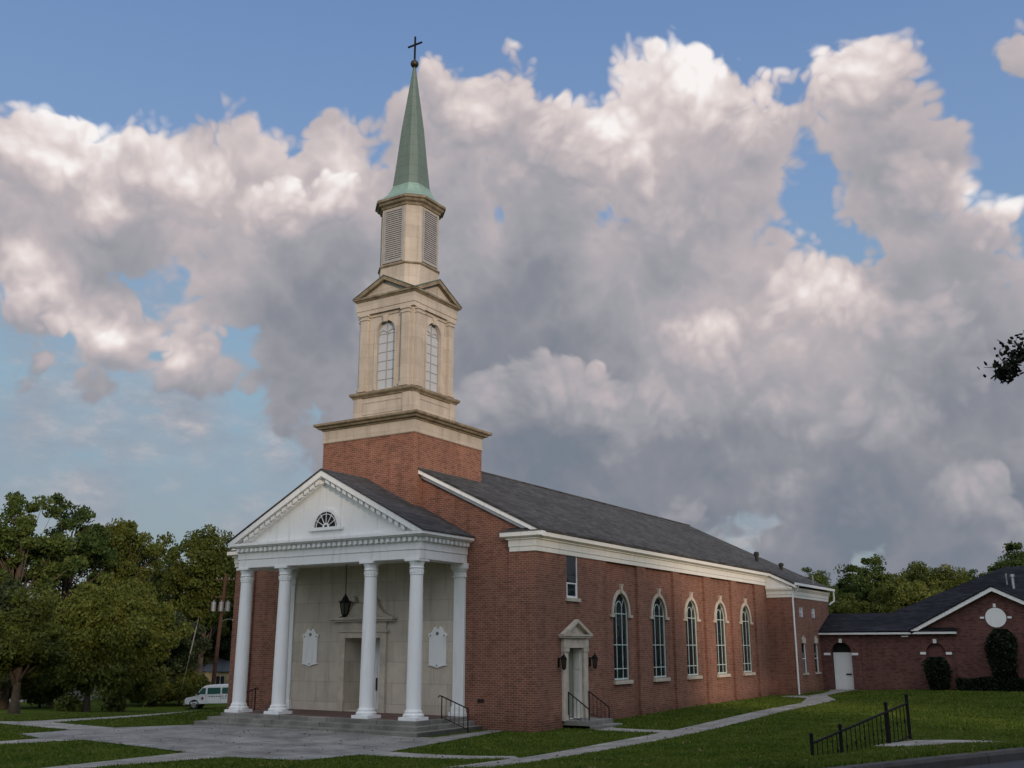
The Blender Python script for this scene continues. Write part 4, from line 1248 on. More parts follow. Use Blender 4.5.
def steeple():
    cx, cy = XM, 1.87
    sq = lambda h: [(cx - h, cy - h), (cx + h, cy - h), (cx + h, cy + h), (cx - h, cy + h)]
    st = MB(); h = 2.49
    # brick base, four faces down into the roof
    p = sq(h)
    for i in range(4):
        a, b = p[i], p[(i + 1) % 4]
        st.quad((a[0], a[1], 6.3), (b[0], b[1], 6.3), (b[0], b[1], 11.57), (a[0], a[1], 11.57))
    top = st.build('steeple', M['brick'], church)
    b = MB()
    b.sweep([(-.1, 11.57), (.03, 11.57), (.05, 11.60), (.05, 11.66), (.02, 11.68), (.02, 12.12), (-.1, 12.12)], sq(h), True)
    b.build('stone_frieze', M['stone'], top)
    b = MB()
    b.sweep([(-.1, 12.12), (.06, 12.12), (.08, 12.17), (.20, 12.2), (.24, 12.27), (.32, 12.3), (.35, 12.33), (.35, 12.42), (-1.2, 12.55), (-1.2, 12.12)], sq(h), True)
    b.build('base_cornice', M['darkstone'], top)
    # pedestal with sunk panels
    b = MB()
    b.sweep([(-.3, 12.45), (.0, 12.45), (.0, 13.62), (-.3, 13.62)], sq(1.60), True)
    b.sweep([(-.1, 12.45), (.05, 12.45), (.05, 12.70), (.0, 12.74), (-.1, 12.74)], sq(1.601), True)
    for k in range(4):
        f = frame_rot(cx, cy, k)
        for (u0, u1, v0, v1) in ((-1.1, 1.1, 13.38, 13.42), (-1.1, 1.1, 12.86, 12.90), (-1.1, -1.06, 12.90, 13.38), (1.06, 1.1, 12.90, 13.38)):
            b.fbox(f, u0, u1, v0, v1, 1.602, 1.625)
        for s in (-1, 1): b.fbox(f, s * 1.36 - .22, s * 1.36 + .22, 12.75, 13.615, 1.602, 1.66)
    b.build('pedestal', M['stone'], top)
    b = MB()
    b.sweep([(-.3, 13.62), (.06, 13.62), (.08, 13.68), (.16, 13.74), (.18, 13.78), (.18, 13.86), (-.3, 13.93)], sq(1.60), True)
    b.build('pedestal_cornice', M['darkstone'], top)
    # belfry stage
    b = MB()
    for k in range(4):
        f = frame_rot(cx, cy, k)
        arch_panel(b, f, -1.5, 1.5, 13.9, 17.7, 0, .54, 13.97, 16.55, .56, .14, 1.5)
        for s in (-1, 1):
            u = s * 1.17
            b.fbox(f, u - .22, u + .22, 13.92, 14.12, 1.502, 1.70); b.fbox(f, u - .19, u + .19, 14.12, 17.25, 1.502, 1.66)
            b.fbox(f, u - .23, u + .23, 17.25, 17.33, 1.502, 1.70); b.fbox(f, u - .19, u + .19, 17.33, 17.42, 1.502, 1.665); b.fbox(f, u - .24, u + .24, 17.42, 17.52, 1.502, 1.715)
        # sunk panel lines beside and over the arch
        b.fbox(f, -.95, .95, 17.36, 17.40, 1.502, 1.545)
        band(b, f, arch_pts(0, .54, 16.55, .56), arch_pts(0, .63, 16.55, .66), 1.502, 1.55)
        for s in (-1, 1): b.fbox(f, s * .585 - .045, s * .585 + .045, 13.97, 16.55, 1.502, 1.55)
        b.fprism(f, [(-.08, 17.03), (.08, 17.03), (.14, 17.36), (-.14, 17.36)], 1.51, 1.62)
    # corner posts inside the angle of the pilasters
    b.build('belfry', M['stone'], top)
    for k in range(4):
        f = frame_rot(cx, cy, k)
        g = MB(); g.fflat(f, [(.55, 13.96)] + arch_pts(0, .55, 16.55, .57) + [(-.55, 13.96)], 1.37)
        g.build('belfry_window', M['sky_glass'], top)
        m = MB()
        band(m, f, [(.50, 13.97)] + arch_pts(0, .50, 16.55, .52) + [(-.50, 13.97)], [(.539, 13.97)] + arch_pts(0, .539, 16.55, .559) + [(-.539, 13.97)], 1.372, 1.42)
        m.fbox(f, -.018, .018, 14.0, 17.05, 1.372, 1.40)
        for i in range(1, 7): m.fbox(f, -.50, .50, 14.0 + i * .42, 14.018 + i * .42, 1.371, 1.392)
        for s in (-1, 1):
            band(m, f, arch_pts(s * .25, .22, 16.45, .24, 8), arch_pts(s * .25, .245, 16.45, .27, 8), 1.3715, 1.398)
        m.build('belfry_muntins', M['louvre'], top)
    b = MB()
    b.sweep([(-.3, 17.52), (.12, 17.52), (.12, 17.70), (.15, 17.72), (.15, 18.14), (-.3, 18.14)], sq(1.5), True)
    b.build('entablature', M['stone'], top)
    b = MB()
    b.sweep([(-.4, 18.14), (.17, 18.14), (.22, 18.20), (.28, 18.24), (.28, 18.31), (-.4, 18.34)], sq(1.5), True)
    for k in range(4):
        f = frame_rot(cx, cy, k)
        for s in (-1, 1):
            b.fprism(f, [(s * 1.74, 18.312), (0, 19.16), (0, 18.97), (s * 1.36, 18.312)], 1.55, 1.80)
    b.build('gable_moulding', M['darkstone'], top)
    b = MB()
    for k in range(4):
        f = frame_rot(cx, cy, k)
        b.fprism(f, [(-1.55, 18.30), (1.55, 18.30), (0, 19.02)], .3, 1.60)
    b.build('gable_face', M['stone'], top)
    b = MB()
    for k in range(4):
        f = frame_rot(cx, cy, k)
        for s in (-1, 1):
            b.fprism(f, [(s * 1.76, 18.33), (0, 19.19), (0, 19.162), (s * 1.76, 18.302)], .2, 1.83)
    b.build('gable_roof', M['copper'], top)
    # octagonal lantern
    def octa(ap, ch=.417):
        c = ap * ch * 1.0; q = ap - c
        return [(cx - q, cy - ap), (cx + q, cy - ap), (cx + ap, cy - q), (cx + ap, cy + q), (cx + q, cy + ap), (cx - q, cy + ap), (cx - ap, cy + q), (cx - ap, cy - q)]
    b = MB()
    b.sweep([(-.3, 18.2), (.02, 18.2), (.02, 19.82), (.0, 19.86), (.0, 22.72), (-.3, 22.72)], octa(1.18), True)
    b.build('octagon_stage', M['stone'], top)
    b = MB()
    b.sweep([(-.1, 19.80), (.05, 19.80), (.08, 19.84), (.08, 19.89), (-.1, 19.94)], octa(1.18), True)
    b.build('sill_course', M['darkstone'], top)
    b = MB()
    b.sweep([(-.1, 22.70), (.05, 22.70), (.08, 22.80), (.18, 22.86), (.22, 22.95), (.30, 22.99), (.30, 23.10), (-.1, 23.16)], octa(1.18), True)
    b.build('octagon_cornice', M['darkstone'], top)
    for k in range(4):
        f = frame_rot(cx, cy, k)
        v = MB(); w = 1.18
        for s in (-1, 1): v.fbox(f, s * .52 - .05, s * .52 + .05, 20.06, 22.52, w + .002, w + .05)
        v.fbox(f, -.57, .57, 22.52, 22.60, w + .002, w + .05); v.fbox(f, -.57, .57, 19.98, 20.06, w + .002, w + .06)
        for i in range(24):
            z = 20.07 + i * .102
            v.hexa([f(-.47, z, w + .045), f(.47, z, w + .045), f(.47, z, w + .025), f(-.47, z, w + .025), f(-.47, z + .085, w + .012), f(.47, z + .085, w + .012), f(.47, z + .085, w + .002), f(-.47, z + .085, w + .002)])
        v.build('louvre', M['louvre'], top)
    # spire
    def ring(ap, z): return [(x, y, z) for x, y in octa(ap)]
    sp = MB(); sizes = [(1.44, 23.12), (1.42, 23.17), (1.20, 23.32), (1.02, 23.52), (.88, 23.78), (.775, 24.05)]
    def stack(mb, sz):
        vs = []; fs = []
        for a_, z in sz: vs += ring(a_, z)
        for j in range(len(sz) - 1):
            for i in range(8):
                k = (i + 1) % 8; fs.append((j * 8 + i, j * 8 + k, (j + 1) * 8 + k, (j + 1) * 8 + i))
        mb.add(vs, fs)
    stack(sp, sizes); sp.build('spire_flare', M['copper_l'], top)
    sp = MB(); stack(sp, [(.785, 24.02), (.775, 24.06), (.62, 25.6), (.475, 27.2), (.24, 29.12), (.065, 30.62)])
    sp.build('spire', M['copper'], top)
    bl = MB(); bl.lathe([(.02, -.24), (.09, -.22), (.09, -.19)] + [(.2 * math.sin(t * math.pi / 12), -.2 * math.cos(t * math.pi / 12)) for t in range(1, 12)] + [(.05, .21), (.04, .28)], (cx, cy, 30.83), 16)
    bl.build('ball_finial', M['bronze'], top, smooth=True)
    c = MB(); c.box(cx - .035, cx + .035, cy - .035, cy + .035, 31.0, 32.36); c.box(cx - .43, cx - .035, cy - .034, cy + .034, 31.87, 31.94); c.box(cx + .035, cx + .43, cy - .034, cy + .034, 31.87, 31.94)
    c.build('cross', M['iron'], top)


steeple()

# ------------------------------------------------------------------ things fixed to or standing by the church


def hanging_lantern():
    x, y = XM - .20, -1.38
    t = empty('hanging_lantern', (x, y, 4.2), 'black lantern hanging on a chain from the portico ceiling in front of the main door', 'lantern')
    c = MB(); c.tube([(x, y, 6.3), (x, y, 5.05)], .016, 6)
    for i in range(12): c.tube([(x - .02, y, 5.05 + i * .1), (x + .02, y, 5.10 + i * .1)], .018, 5)
    c.build('chain', M['iron'], t)
    b = MB()
    b.lathe([(.03, 5.06), (.04, 5.02), (.07, 4.98)][::-1], (x, y, 0), 6)
    b.lathe([(.24, 4.70), (.25, 4.73), (.17, 4.80), (.12, 4.88), (.09, 4.95), (.04, 4.99)], (x, y, 0), 6)
    b.lathe([(.05, 4.16), (.10, 4.19), (.13, 4.23), (.13, 4.26)], (x, y, 0), 6)
    for i in range(6):
        a = 2 * math.pi * i / 6
        b.tube([(x + .13 * math.cos(a), y + .13 * math.sin(a), 4.25), (x + .225 * math.cos(a), y + .225 * math.sin(a), 4.70)], .017, 5)
        b.tube([(x + .24 * math.cos(a), y + .24 * math.sin(a), 4.72), (x + .27 * math.cos(a), y + .27 * math.sin(a), 4.80)], [.02, .008], 5)
    b.build('cage', M['iron'], t)
    g = MB(); g.lathe([(.115, 4.26), (.205, 4.70)], (x, y, 0), 6); g.build('glass', M['lantern_glass'], t)


hanging_lantern()


def plaque(cx, label):
    t = empty('wall_plaque', (cx, -.06, 2.2), label, 'plaque', 'white tablets on the stone wall')
    f = frame_front(-.06)
    # shaped tablet: pointed foot, shouldered crest
    L = [(-.40, 2.36), (-.44, 2.30), (-.20, 2.26), (0, 2.20)]
    up = [(-.40, 3.36), (-.45, 3.40), (-.45, 3.50), (-.34, 3.52), (-.26, 3.60), (-.20, 3.72), (-.10, 3.76), (-.07, 3.68), (0, 3.64)]
    half = L[::-1] + up
    poly = half + [(-u, v) for u, v in half[::-1] if abs(u) > 1e-6]
    m = MB(); m.fprism(f, [(cx + u, v) for u, v in poly], .003, .07)
    m.build('tablet', M['column_white'], t, bevel=.01)
    b = MB()
    for u, v in ((0, 2.30), (-.33, 3.42), (.33, 3.42)): b.tube([f(cx + u, v, .07), f(cx + u, v, .09)], .03, 8)
    b.tube([f(cx, 3.50, .07), f(cx, 3.50, .085)], .07, 10)
    split_build(b, 'rosette', M['inkgrey'], t)


plaque(-11.12, 'white shaped tablet on the stone wall between the second and third columns')
plaque(-4.46, 'white shaped tablet on the stone wall beside the last column and the handrail')


def wall_lantern(y, label):
    t = empty('wall_lantern', (0, y, 2.4), label, 'lantern', 'lanterns beside the side door')
    x = .24
    b = MB()
    b.fbox(FS, y - .06, y + .06, 2.25, 2.6, .003, .03)
    b.tube([(.02, y, 2.5), (.18, y, 2.66), (x, y, 2.68)], .018, 6)
    b.lathe([(.03, 2.15), (.06, 2.18), (.07, 2.2)], (x, y, 0), 6)
    b.lathe([(.12, 2.55), (.13, 2.57), (.07, 2.66), (.025, 2.72), (.012, 2.80)], (x, y, 0), 6)
    for i in range(6):
        a = 2 * math.pi * i / 6
        b.tube([(x + .07 * math.cos(a), y + .07 * math.sin(a), 2.2), (x + .115 * math.cos(a), y + .115 * math.sin(a), 2.56)], .014, 5)
    b.build('cage', M['iron'], t)
    g = MB(); g.lathe([(.06, 2.2), (.105, 2.55)], (x, y, 0), 6); g.build('glass', M['lantern_glass'], t)


wall_lantern(1.55, 'black wall lantern on the brick between the side door and the church corner')
wall_lantern(4.08, 'black wall lantern on the brick between the side door and the first arched window')


def handrail(name, top, bot, foot_top, foot_bot, label, group, n=5, scroll=True):
    """iron rail from top to bot with balusters; posts go down to foot heights"""
    t = empty(name, (bot[0], bot[1], foot_bot), label, 'handrail', group)
    A, B = Vector(top), Vector(bot)
    r = MB()
    d = (B - A); pts_ = [A, B]
    if scroll:
        e = Vector((d.x, d.y, 0)).normalized()
        pts_ = [A - e * .16 - Vector((0, 0, .04)), A - e * .10 + Vector((0, 0, .02)), A, B]
    r.tube(pts_, .024, 6)
    lo = [Vector((p.x, p.y, f + .12)) for p, f in ((A, foot_top), (B, foot_bot))]
    r.tube(lo, .014, 5)
    split_build(r, 'rail', M['iron'], t)
    p = MB()
    for q, f in ((A, foot_top), (B, foot_bot)): p.tube([(q.x, q.y, f - .05), (q.x, q.y, q.z)], .024, 6)
    split_build(p, 'post', M['iron'], t)
    b = MB()
    for i in range(1, n):
        q = A + d * (i / n); f = foot_top + (foot_bot - foot_top) * i / n + .12
        b.tube([(q.x, q.y, f), (q.x, q.y, q.z)], .011, 5)
    split_build(b, 'baluster', M['iron'], t)
    return t


handrail('handrail', (-3.20, -1.5, 1.24), (-2.03, -1.5, .84), .40, .0, 'black iron handrail on the portico steps beside the side of the church with windows', 'iron handrails by the portico steps', 6)
handrail('handrail', (-12.75, -1.5, 1.33), (-13.85, -1.5, .93), .40, .0, 'black iron handrail on the portico steps seen between the first two columns', 'iron handrails by the portico steps', 6)
handrail('handrail', (.12, 2.1, 1.32), (.98, 2.1, .74), .34, .12, 'black iron handrail on the near side of the side door stoop', 'iron handrails by the side door', 5)
handrail('handrail', (.12, 3.75, 1.30), (.98, 3.75, .74), .34, .12, 'black iron handrail on the far side of the side door stoop', 'iron handrails by the side door', 5)


def lawn_railing():
    t = empty('stair_railing', (13.5, -8, .7), 'long black iron railing with four posts sloping down across the front lawn', 'railing')
    P = [((13.85, -5.25), 1.80), ((13.62, -6.55), 1.66), ((13.20, -9.22), 1.30), ((12.97, -10.65), 1.20)]
    po = MB()
    for (x, y), z in P:
        po.lathe([(.04, ht(x, y) - .35 - z), (.04, -.01), (.05, .0), (.05, .03), (.02, .06)], (x, y, z), 8)
    split_build(po, 'post', M['iron'], t)
    r = MB()
    A = Vector((13.85, -5.25, 1.63)); B = Vector((12.97, -10.65, 1.04))
    r.tube([A, B], .026, 6)
    A2 = Vector((13.85, -5.25, .86)); B2 = Vector((12.97, -10.65, .28))
    r.tube([A2, B2], .02, 6)
    split_build(r, 'rail', M['iron'], t)
    b = MB()
    n = 22
    for i in range(1, n):
        q = A.lerp(B, i / n); q2 = A2.lerp(B2, i / n)
        b.tube([q, q.lerp(q2, .40), q.lerp(q2, .47), q.lerp(q2, .54), q2], [.011, .011, .026 if i % 2 else .011, .011, .011], 6)
    split_build(b, 'baluster', M['iron'], t)


lawn_railing()

# ------------------------------------------------------------------ annex


def annex():
    Y0 = 32.0
    t = empty('annex', (8, Y0, .5), 'low dark brick annex with black shingle roof and white gable boards', 'building')
    f = frame_front(Y0)
    w = MB()
    zb = -.3
    # left length with the arched door recess
    arch_panel(w, f, 1.5, 3.9, zb, 3.75, 2.72, .62, .42, 2.62, .66, .5, 0.06)
    w.quad(f(3.9, zb, .06), f(3.9, zb, 0), f(3.9, 3.75, 0), f(3.9, 3.75, .06))
    w.quad(f(3.9, zb, 0), f(7.2, zb, 0), f(7.2, 3.75, 0), f(3.9, 3.75, 0))
    # bay with the blind niche
    w.quad(f(7.2, zb, 0), f(7.2, zb, .05), f(7.2, 3.75, .05), f(7.2, 3.75, 0)); w.quad(f(9.18, zb, .05), f(9.18, zb, 0), f(9.18, 3.75, 0), f(9.18, 3.75, .05))
    arch_panel(w, f, 7.2, 9.18, zb, 3.75, 8.19, .54, .2, 2.62, .60, .22, 0.05)
    w.fflat(f, [(7.6, .2), (8.8, .2), (8.8, 3.3), (7.6, 3.3)], -.16)
    # gable front to the right
    w.fflat(f, [(9.18, zb), (16.2, zb), (16.2, 3.85), (11.59, 6.2), (7.05, 3.86), (7.05, 3.75), (9.18, 3.75)], 0)
    w.quad((1.5, Y0 + 9, zb), (1.5, Y0, zb), (1.5, Y0, 3.75), (1.5, Y0 + 9, 3.75))
    w.quad((24, Y0, zb), (24, Y0 + 14, zb), (24, Y0 + 14, 3.75), (24, Y0, 3.75))
    w.quad(f(16.2, zb, 0), f(24, zb, 0), f(24, 3.75, 0), f(16.2, 3.75, 0))
    w.build('wall', M['abrick'], t)
    d = MB(); fd = frame_front(Y0 + .40)
    d.fbox(fd, 2.12, 3.34, .42, 2.66, -.05, .0)
    d.fbox(fd, 2.72, 2.735, .45, 2.63, .0, .012)
    for (u0, u1) in ((2.2, 2.66), (2.80, 3.26)):
        for (v0, v1) in ((.55, 1.15), (1.5, 2.5)): d.fbox(fd, u0, u1, v0, v1, .0, .015)
    do = d.build('door', M['column_white'], t)
    h = MB(); h.fbox(fd, 2.83, 3.15, 1.33, 1.41, .016, .06); h.build('door_handle', M['iron'], do)
    k = MB(); k.fflat(fd, [(2.0, 2.66), (3.4, 2.66), (3.4, 3.35), (2.0, 3.35)], -.02); k.build('recess_shade', M['dark'], t)  # dark sheet painted as the shade inside the arched door recess
    s = MB()
    for (u0, u1, v0, v1, o) in ((1.68, 2.08, 2.50, 2.64, .06), (3.36, 3.74, 2.50, 2.64, .06), (2.64, 2.82, 3.24, 3.48, .06), (7.32, 7.64, 2.56, 2.70, .05), (8.74, 9.06, 2.56, 2.70, .05), (8.09, 8.28, 3.20, 3.44, .05)):
        s.fbox(f, u0, u1, v0, v1, o + .003, o + .05)
    split_build(s, 'stone_block', M['white'], t)
    # round panel with four key blocks
    o = MB(); c = (11.6, 4.62); n = 32
    o.fprism(f, [(c[0] + .55 * math.cos(2 * math.pi * i / n), c[1] + .55 * math.sin(2 * math.pi * i / n)) for i in range(n)], .003, .04)
    rd = o.build('round_window', M['column_white'], t)
    o = MB()
    for (dx, dz, a, b_) in ((0, .68, .07, .10), (-.72, 0, .11, .055), (.72, 0, .11, .055)): o.fbox(f, c[0] + dx - a, c[0] + dx + a, c[1] + dz - b_, c[1] + dz + b_, .003, .06)
    split_build(o, 'key_block', M['white'], rd)
    # boards
    b = MB()
    b.fbox(f, 1.35, 7.02, 3.72, 3.90, .05, .36)
    b.fbox(f, 6.95, 9.45, 3.73, 3.86, .05, .40)
    split_build(b, 'eave_board', M['white'], t)
    sl = (6.30 - 3.92) / (11.59 - 7.0)
    b = MB()
    for s_ in (-1, 1):
        X = lambda q: 11.59 + s_ * q
        b.fprism(f, [(X(0), 6.34), (X(4.64), 6.34 - sl * 4.64), (X(4.64), 6.34 - sl * 4.64 - .22), (X(0), 6.10)], .02, .40)
    split_build(b, 'gable_board', M['white'], t)
    r = MB()
    # low roof of the link, ridge parallel to the front
    th = .08
    def sheet(p): r.add(p, [tuple(range(len(p)))])
    sheet([(1.4, Y0 - .42, 3.90), (9.5, Y0 - .42, 3.90), (9.5, Y0 + 2.5, 5.06), (1.5, Y0 + 2.5, 5.06)])
    sheet([(9.5, Y0 + 2.5, 5.06), (9.5, Y0 + 6, 3.9), (1.5, Y0 + 6, 3.9), (1.5, Y0 + 2.5, 5.06)])
    sheet([(1.4, Y0 - .42, 3.90), (1.4, Y0 - .36, 3.83), (9.5, Y0 - .36, 3.83), (9.5, Y0 - .42, 3.90)])
    # small roof over the niche bay
    sheet([(6.9, Y0 - .44, 3.87), (9.5, Y0 - .44, 3.87), (9.3, Y0 - .01, 4.10), (6.9, Y0 - .01, 4.10)])
    # gable roof running back
    for s_ in (-1, 1):
        X = lambda q: 11.59 + s_ * q
        q = [(X(0), Y0 - .44, 6.42), (X(4.74), Y0 - .44, 6.42 - sl * 4.74), (X(4.74), Y0 + 6, 6.42 - sl * 4.74), (X(0), Y0 + 6, 6.42)]
        sheet(q if s_ > 0 else q[::-1])
        q = [(X(0), Y0 - .44, 6.42), (X(4.74), Y0 - .44, 6.42 - sl * 4.74), (X(4.74), Y0 - .44, 6.34 - sl * 4.74), (X(0), Y0 - .44, 6.34)]
        sheet(q[::-1] if s_ > 0 else q)
    # large hipped roof of the hall behind
    e = [(5.0, Y0 + 2.2, 4.9), (30, Y0 + 2.2, 4.9), (30, Y0 + 22, 4.9), (5.0, Y0 + 22, 4.9)]
    rg = [(11.4, Y0 + 8.6, 8.05), (24, Y0 + 8.6, 8.05)]
    sheet([e[0], e[1], rg[1], rg[0]]); sheet([e[1], e[2], rg[1]]); sheet([e[2], e[3], rg[0], rg[1]]); sheet([e[3], e[0], rg[0]])
    ro = r.build('roof', M['aroof'], t)
    v = MB(); v.lathe([(.09, -.3), (.09, .42), (.15, .45), (.15, .62)], (12.15, Y0 + 5.5, 6.75), 10); v.build('vent_pipe', M['chrome'], ro)
    v = MB(); v.lathe([(.05, -.3), (.05, .5)], (11.75, Y0 + 6.0, 6.95), 8); v.build('vent_pipe', M['chrome'], ro)
    l = MB(); l.fbox(f, 6.35, 6.75, 3.56, 3.64, .01, .14); l.build('flood_light', M['white'], t)
    s = MB(); s.box(1.95, 3.55, Y0 - .5, Y0 + .3, .2, .47); s.build('door_step', M['walk'], t)


annex()

# ------------------------------------------------------------------ leaves


def leaf_quads(centers, size, rng, up=0.35, aspect=0.6):
    n = len(centers)
    nrm = rng.normal(size=(n, 3)); nrm[:, 2] += up; nrm /= np.linalg.norm(nrm, axis=1)[:, None]
    a = rng.normal(size=(n, 3)); a -= (a * nrm).sum(1)[:, None] * nrm; a /= np.linalg.norm(a, axis=1)[:, None]
    b = np.cross(nrm, a)
    s = size * rng.uniform(.6, 1.35, n)[:, None]
    V = np.empty((n, 4, 3))
    V[:, 0] = centers - a * s; V[:, 1] = centers - b * s * aspect; V[:, 2] = centers + a * s; V[:, 3] = centers + b * s * aspect
    return V.reshape(-1, 3), np.arange(n * 4).reshape(n, 4)


def crown_points(rng, rx, ry, rz, cz, nclump, nleaf, cr, shell=0.55, flat=0.7, lean=0.0, bottom=-.75):
    """clumps of leaves scattered through an uneven crown"""
    C = []
    while len(C) < nclump:
        d = rng.normal(size=3); d /= np.linalg.norm(d)
        if d[2] < bottom: continue
        rad = rng.uniform(shell ** 2, 1) ** .5 * rng.uniform(.75, 1.12)
        wob = 1 + .22 * math.sin(3 * math.atan2(d[1], d[0]) + rx * 7) * (1 - abs(d[2])) + .15 * math.sin(5 * d[2] + ry * 3)
        C.append(np.array((d[0] * rx, d[1] * ry, d[2] * rz)) * rad * wob + (0, 0, cz))
    C = np.array(C); P = []
    for c in C:
        r = cr * rng.uniform(.55, 1.35); k = int(nleaf * rng.uniform(.6, 1.3))
        g = rng.normal(size=(k, 3)); g /= np.linalg.norm(g, axis=1)[:, None]
        g *= (rng.uniform(0, 1, (k, 1)) ** .45) * r
        g[:, 2] *= flat
        P.append(c + g)
    return C, np.concatenate(P)


def trunk_mesh(rng, h, r, C, nlimb, name='trunk', lean=(0, 0)):
    m = MB()
    k = 7; P = []
    for i in range(k + 1):
        q = i / k
        P.append((lean[0] * q + .12 * h * .1 * math.sin(q * 5 + r * 9), lean[1] * q + .1 * h * .1 * math.sin(q * 4 + h), h * q - .3 * (i == 0)))
    m.tube(P, [r * (1.5 if i == 0 else 1.0) * (1 - .82 * (i / k)) for i in range(k + 1)], 14)
    idx = rng.choice(len(C), min(nlimb, len(C)), replace=False)
    for j in idx:
        e = Vector(C[j]); q = min(.92, max(.25, (e.z / h) * rng.uniform(.45, .8)))
        i = int(q * k); s = Vector(P[i]).lerp(Vector(P[i + 1]), q * k - i) if i < k else Vector(P[k])
        mid = s.lerp(e, .5) + Vector(rng.normal(size=3)) * .25 - Vector((0, 0, -.3))
        rr = r * (1 - .8 * q) * .55
        m.tube([s, s.lerp(mid, .6), mid, e], [rr, rr * .7, rr * .5, rr * .14], 6)
    return m.mesh(name, M['bark'], True)


def tree_kind(seed, rx, ry, rz, cz, nclump, nleaf, cr, leaf, h, r, m, nlimb=22, **kw):
    rg = np.random.default_rng(seed)
    C, P = crown_points(rg, rx, ry, rz, cz, nclump, nleaf, cr, **kw)
    V, F = leaf_quads(P, leaf, rg)
    return trunk_mesh(rg, h, r, C, nlimb), np_mesh('crown', V, F, m)


def plant(name, meshes, x, y, s, rz, label, cat, group, sz=None, z=None):
    t = empty(name, (x, y, (ht(x, y) if z is None else z)), label, cat, group, rz)
    t.scale = (s, s, sz or s)
    for nm, me in zip(('trunk', 'crown'), meshes):
        o = bpy.data.objects.new(nm, me); COL.objects.link(o); o.parent = t
    return t


K = dict(
    airy=tree_kind(11, 4.8, 4.8, 4.8, 11.2, 96, 200, .88, .15, 13.5, .30, M['leaf_a'], 60, shell=.2, flat=.65),
    broad=tree_kind(12, 4.6, 4.6, 5.6, 9.8, 190, 230, 1.10, .15, 13.5, .36, M['leaf_a'], 40, shell=.35, flat=.6),
    thin=tree_kind(19, 4.5, 4.5, 5.0, 10.8, 105, 220, .88, .15, 13.5, .30, M['leaf_b'], 70, shell=.15, flat=.7),
    olive=tree_kind(13, 4.2, 4.2, 5.8, 9.6, 175, 230, 1.10, .15, 13.5, .34, M['leaf_b'], 40, shell=.35, flat=.65),
    dense=tree_kind(14, 4.2, 4.2, 4.0, 4.9, 190, 250, 1.0, .14, 8.0, .26, M['leaf_b'], 22, shell=.45, flat=.65, bottom=-1),
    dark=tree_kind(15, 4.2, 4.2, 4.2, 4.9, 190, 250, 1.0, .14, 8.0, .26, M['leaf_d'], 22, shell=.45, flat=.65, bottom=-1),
    small=tree_kind(16, 2.7, 2.7, 2.9, 4.3, 140, 230, .75, .12, 5.5, .30, M['leaf_b'], 16, shell=.45, flat=.7),
    pointed=tree_kind(17, 3.0, 3.0, 4.9, 6.4, 170, 220, .9, .14, 10.0, .28, M['leaf_a'], 22, shell=.35, flat=.75, bottom=-1),
    bushy=tree_kind(18, 2.6, 2.6, 1.9, 1.7, 90, 220, .7, .12, 2.4, .12, M['leaf_b'], 10, shell=.5, flat=.75),
)

GL = 'trees down the slope by the van'
for (k, x, y, s, sz, rz, lab) in (
    ('airy', -61.4, 17.9, 1.0, 1.1, 0.3, 'tall thin-leaved tree with sky showing through, rising over the small yellow green tree'),
    ('airy', -65.4, 25.0, 0.95, 1.15, 2.1, 'tall open tree with separate tufts of leaves, above the pale house'),
    ('thin', -66.0, 31.8, 0.95, 1.2, 1.2, 'tall loose olive tree with bare limbs showing, between the pale house and the utility pole'),
    ('olive', -65.4, 41.8, 0.95, 1.16, 2.6, 'dense tall tree directly behind the utility pole'),
    ('airy', -74.1, 43.6, 0.9, 1.04, 4.0, 'thin tree in the gap beside the tree behind the pole'),
    ('thin', -66.5, 48.4, 1.0, 1.16, 5.0, 'tall tree half hidden behind the corner column of the portico'),
    ('olive', -79.4, 37.9, 1.0, 0.72, 3.9, 'dull green tree far back between the two tall open trees'),
    ('dense', -49.1, 16.8, 0.88, 1.14, 0.8, 'dense olive tree with branches to the ground just past the pale house'),
    ('dense', -51.2, 21.6, 0.85, 1.16, 1.9, 'wide leafy tree close behind the yellow guy guard'),
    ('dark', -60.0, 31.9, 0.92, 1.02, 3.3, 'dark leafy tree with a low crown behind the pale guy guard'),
    ('small', -40.8, 5.8, 0.98, 0.95, 0.0, 'small yellow green tree with a bare flared trunk near the dirt road'),
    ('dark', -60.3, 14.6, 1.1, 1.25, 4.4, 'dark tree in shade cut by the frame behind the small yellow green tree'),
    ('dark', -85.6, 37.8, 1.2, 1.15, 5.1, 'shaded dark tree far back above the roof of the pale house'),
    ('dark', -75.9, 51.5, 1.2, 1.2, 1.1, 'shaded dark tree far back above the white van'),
):
    plant('broadleaf_tree', K[k], x, y, s, rz, lab, 'tree', GL, sz)
for (x, y, s, rz, lab) in ((-58.2, 33.2, 0.95, 0.4, 'rounded bush just ahead of the white van'), (-59.7, 31.0, 0.9, 2.2, 'low bush between the rounded bush and the yellow guy guard'), (-62.5, 22.0, 1.1, 3.0, 'shady bush in front of the pale house'), ):
    plant('bush', K['bushy'], x, y, s, rz, lab, 'bush', 'bushes under the trees by the van')
GR = 'trees behind the annex'
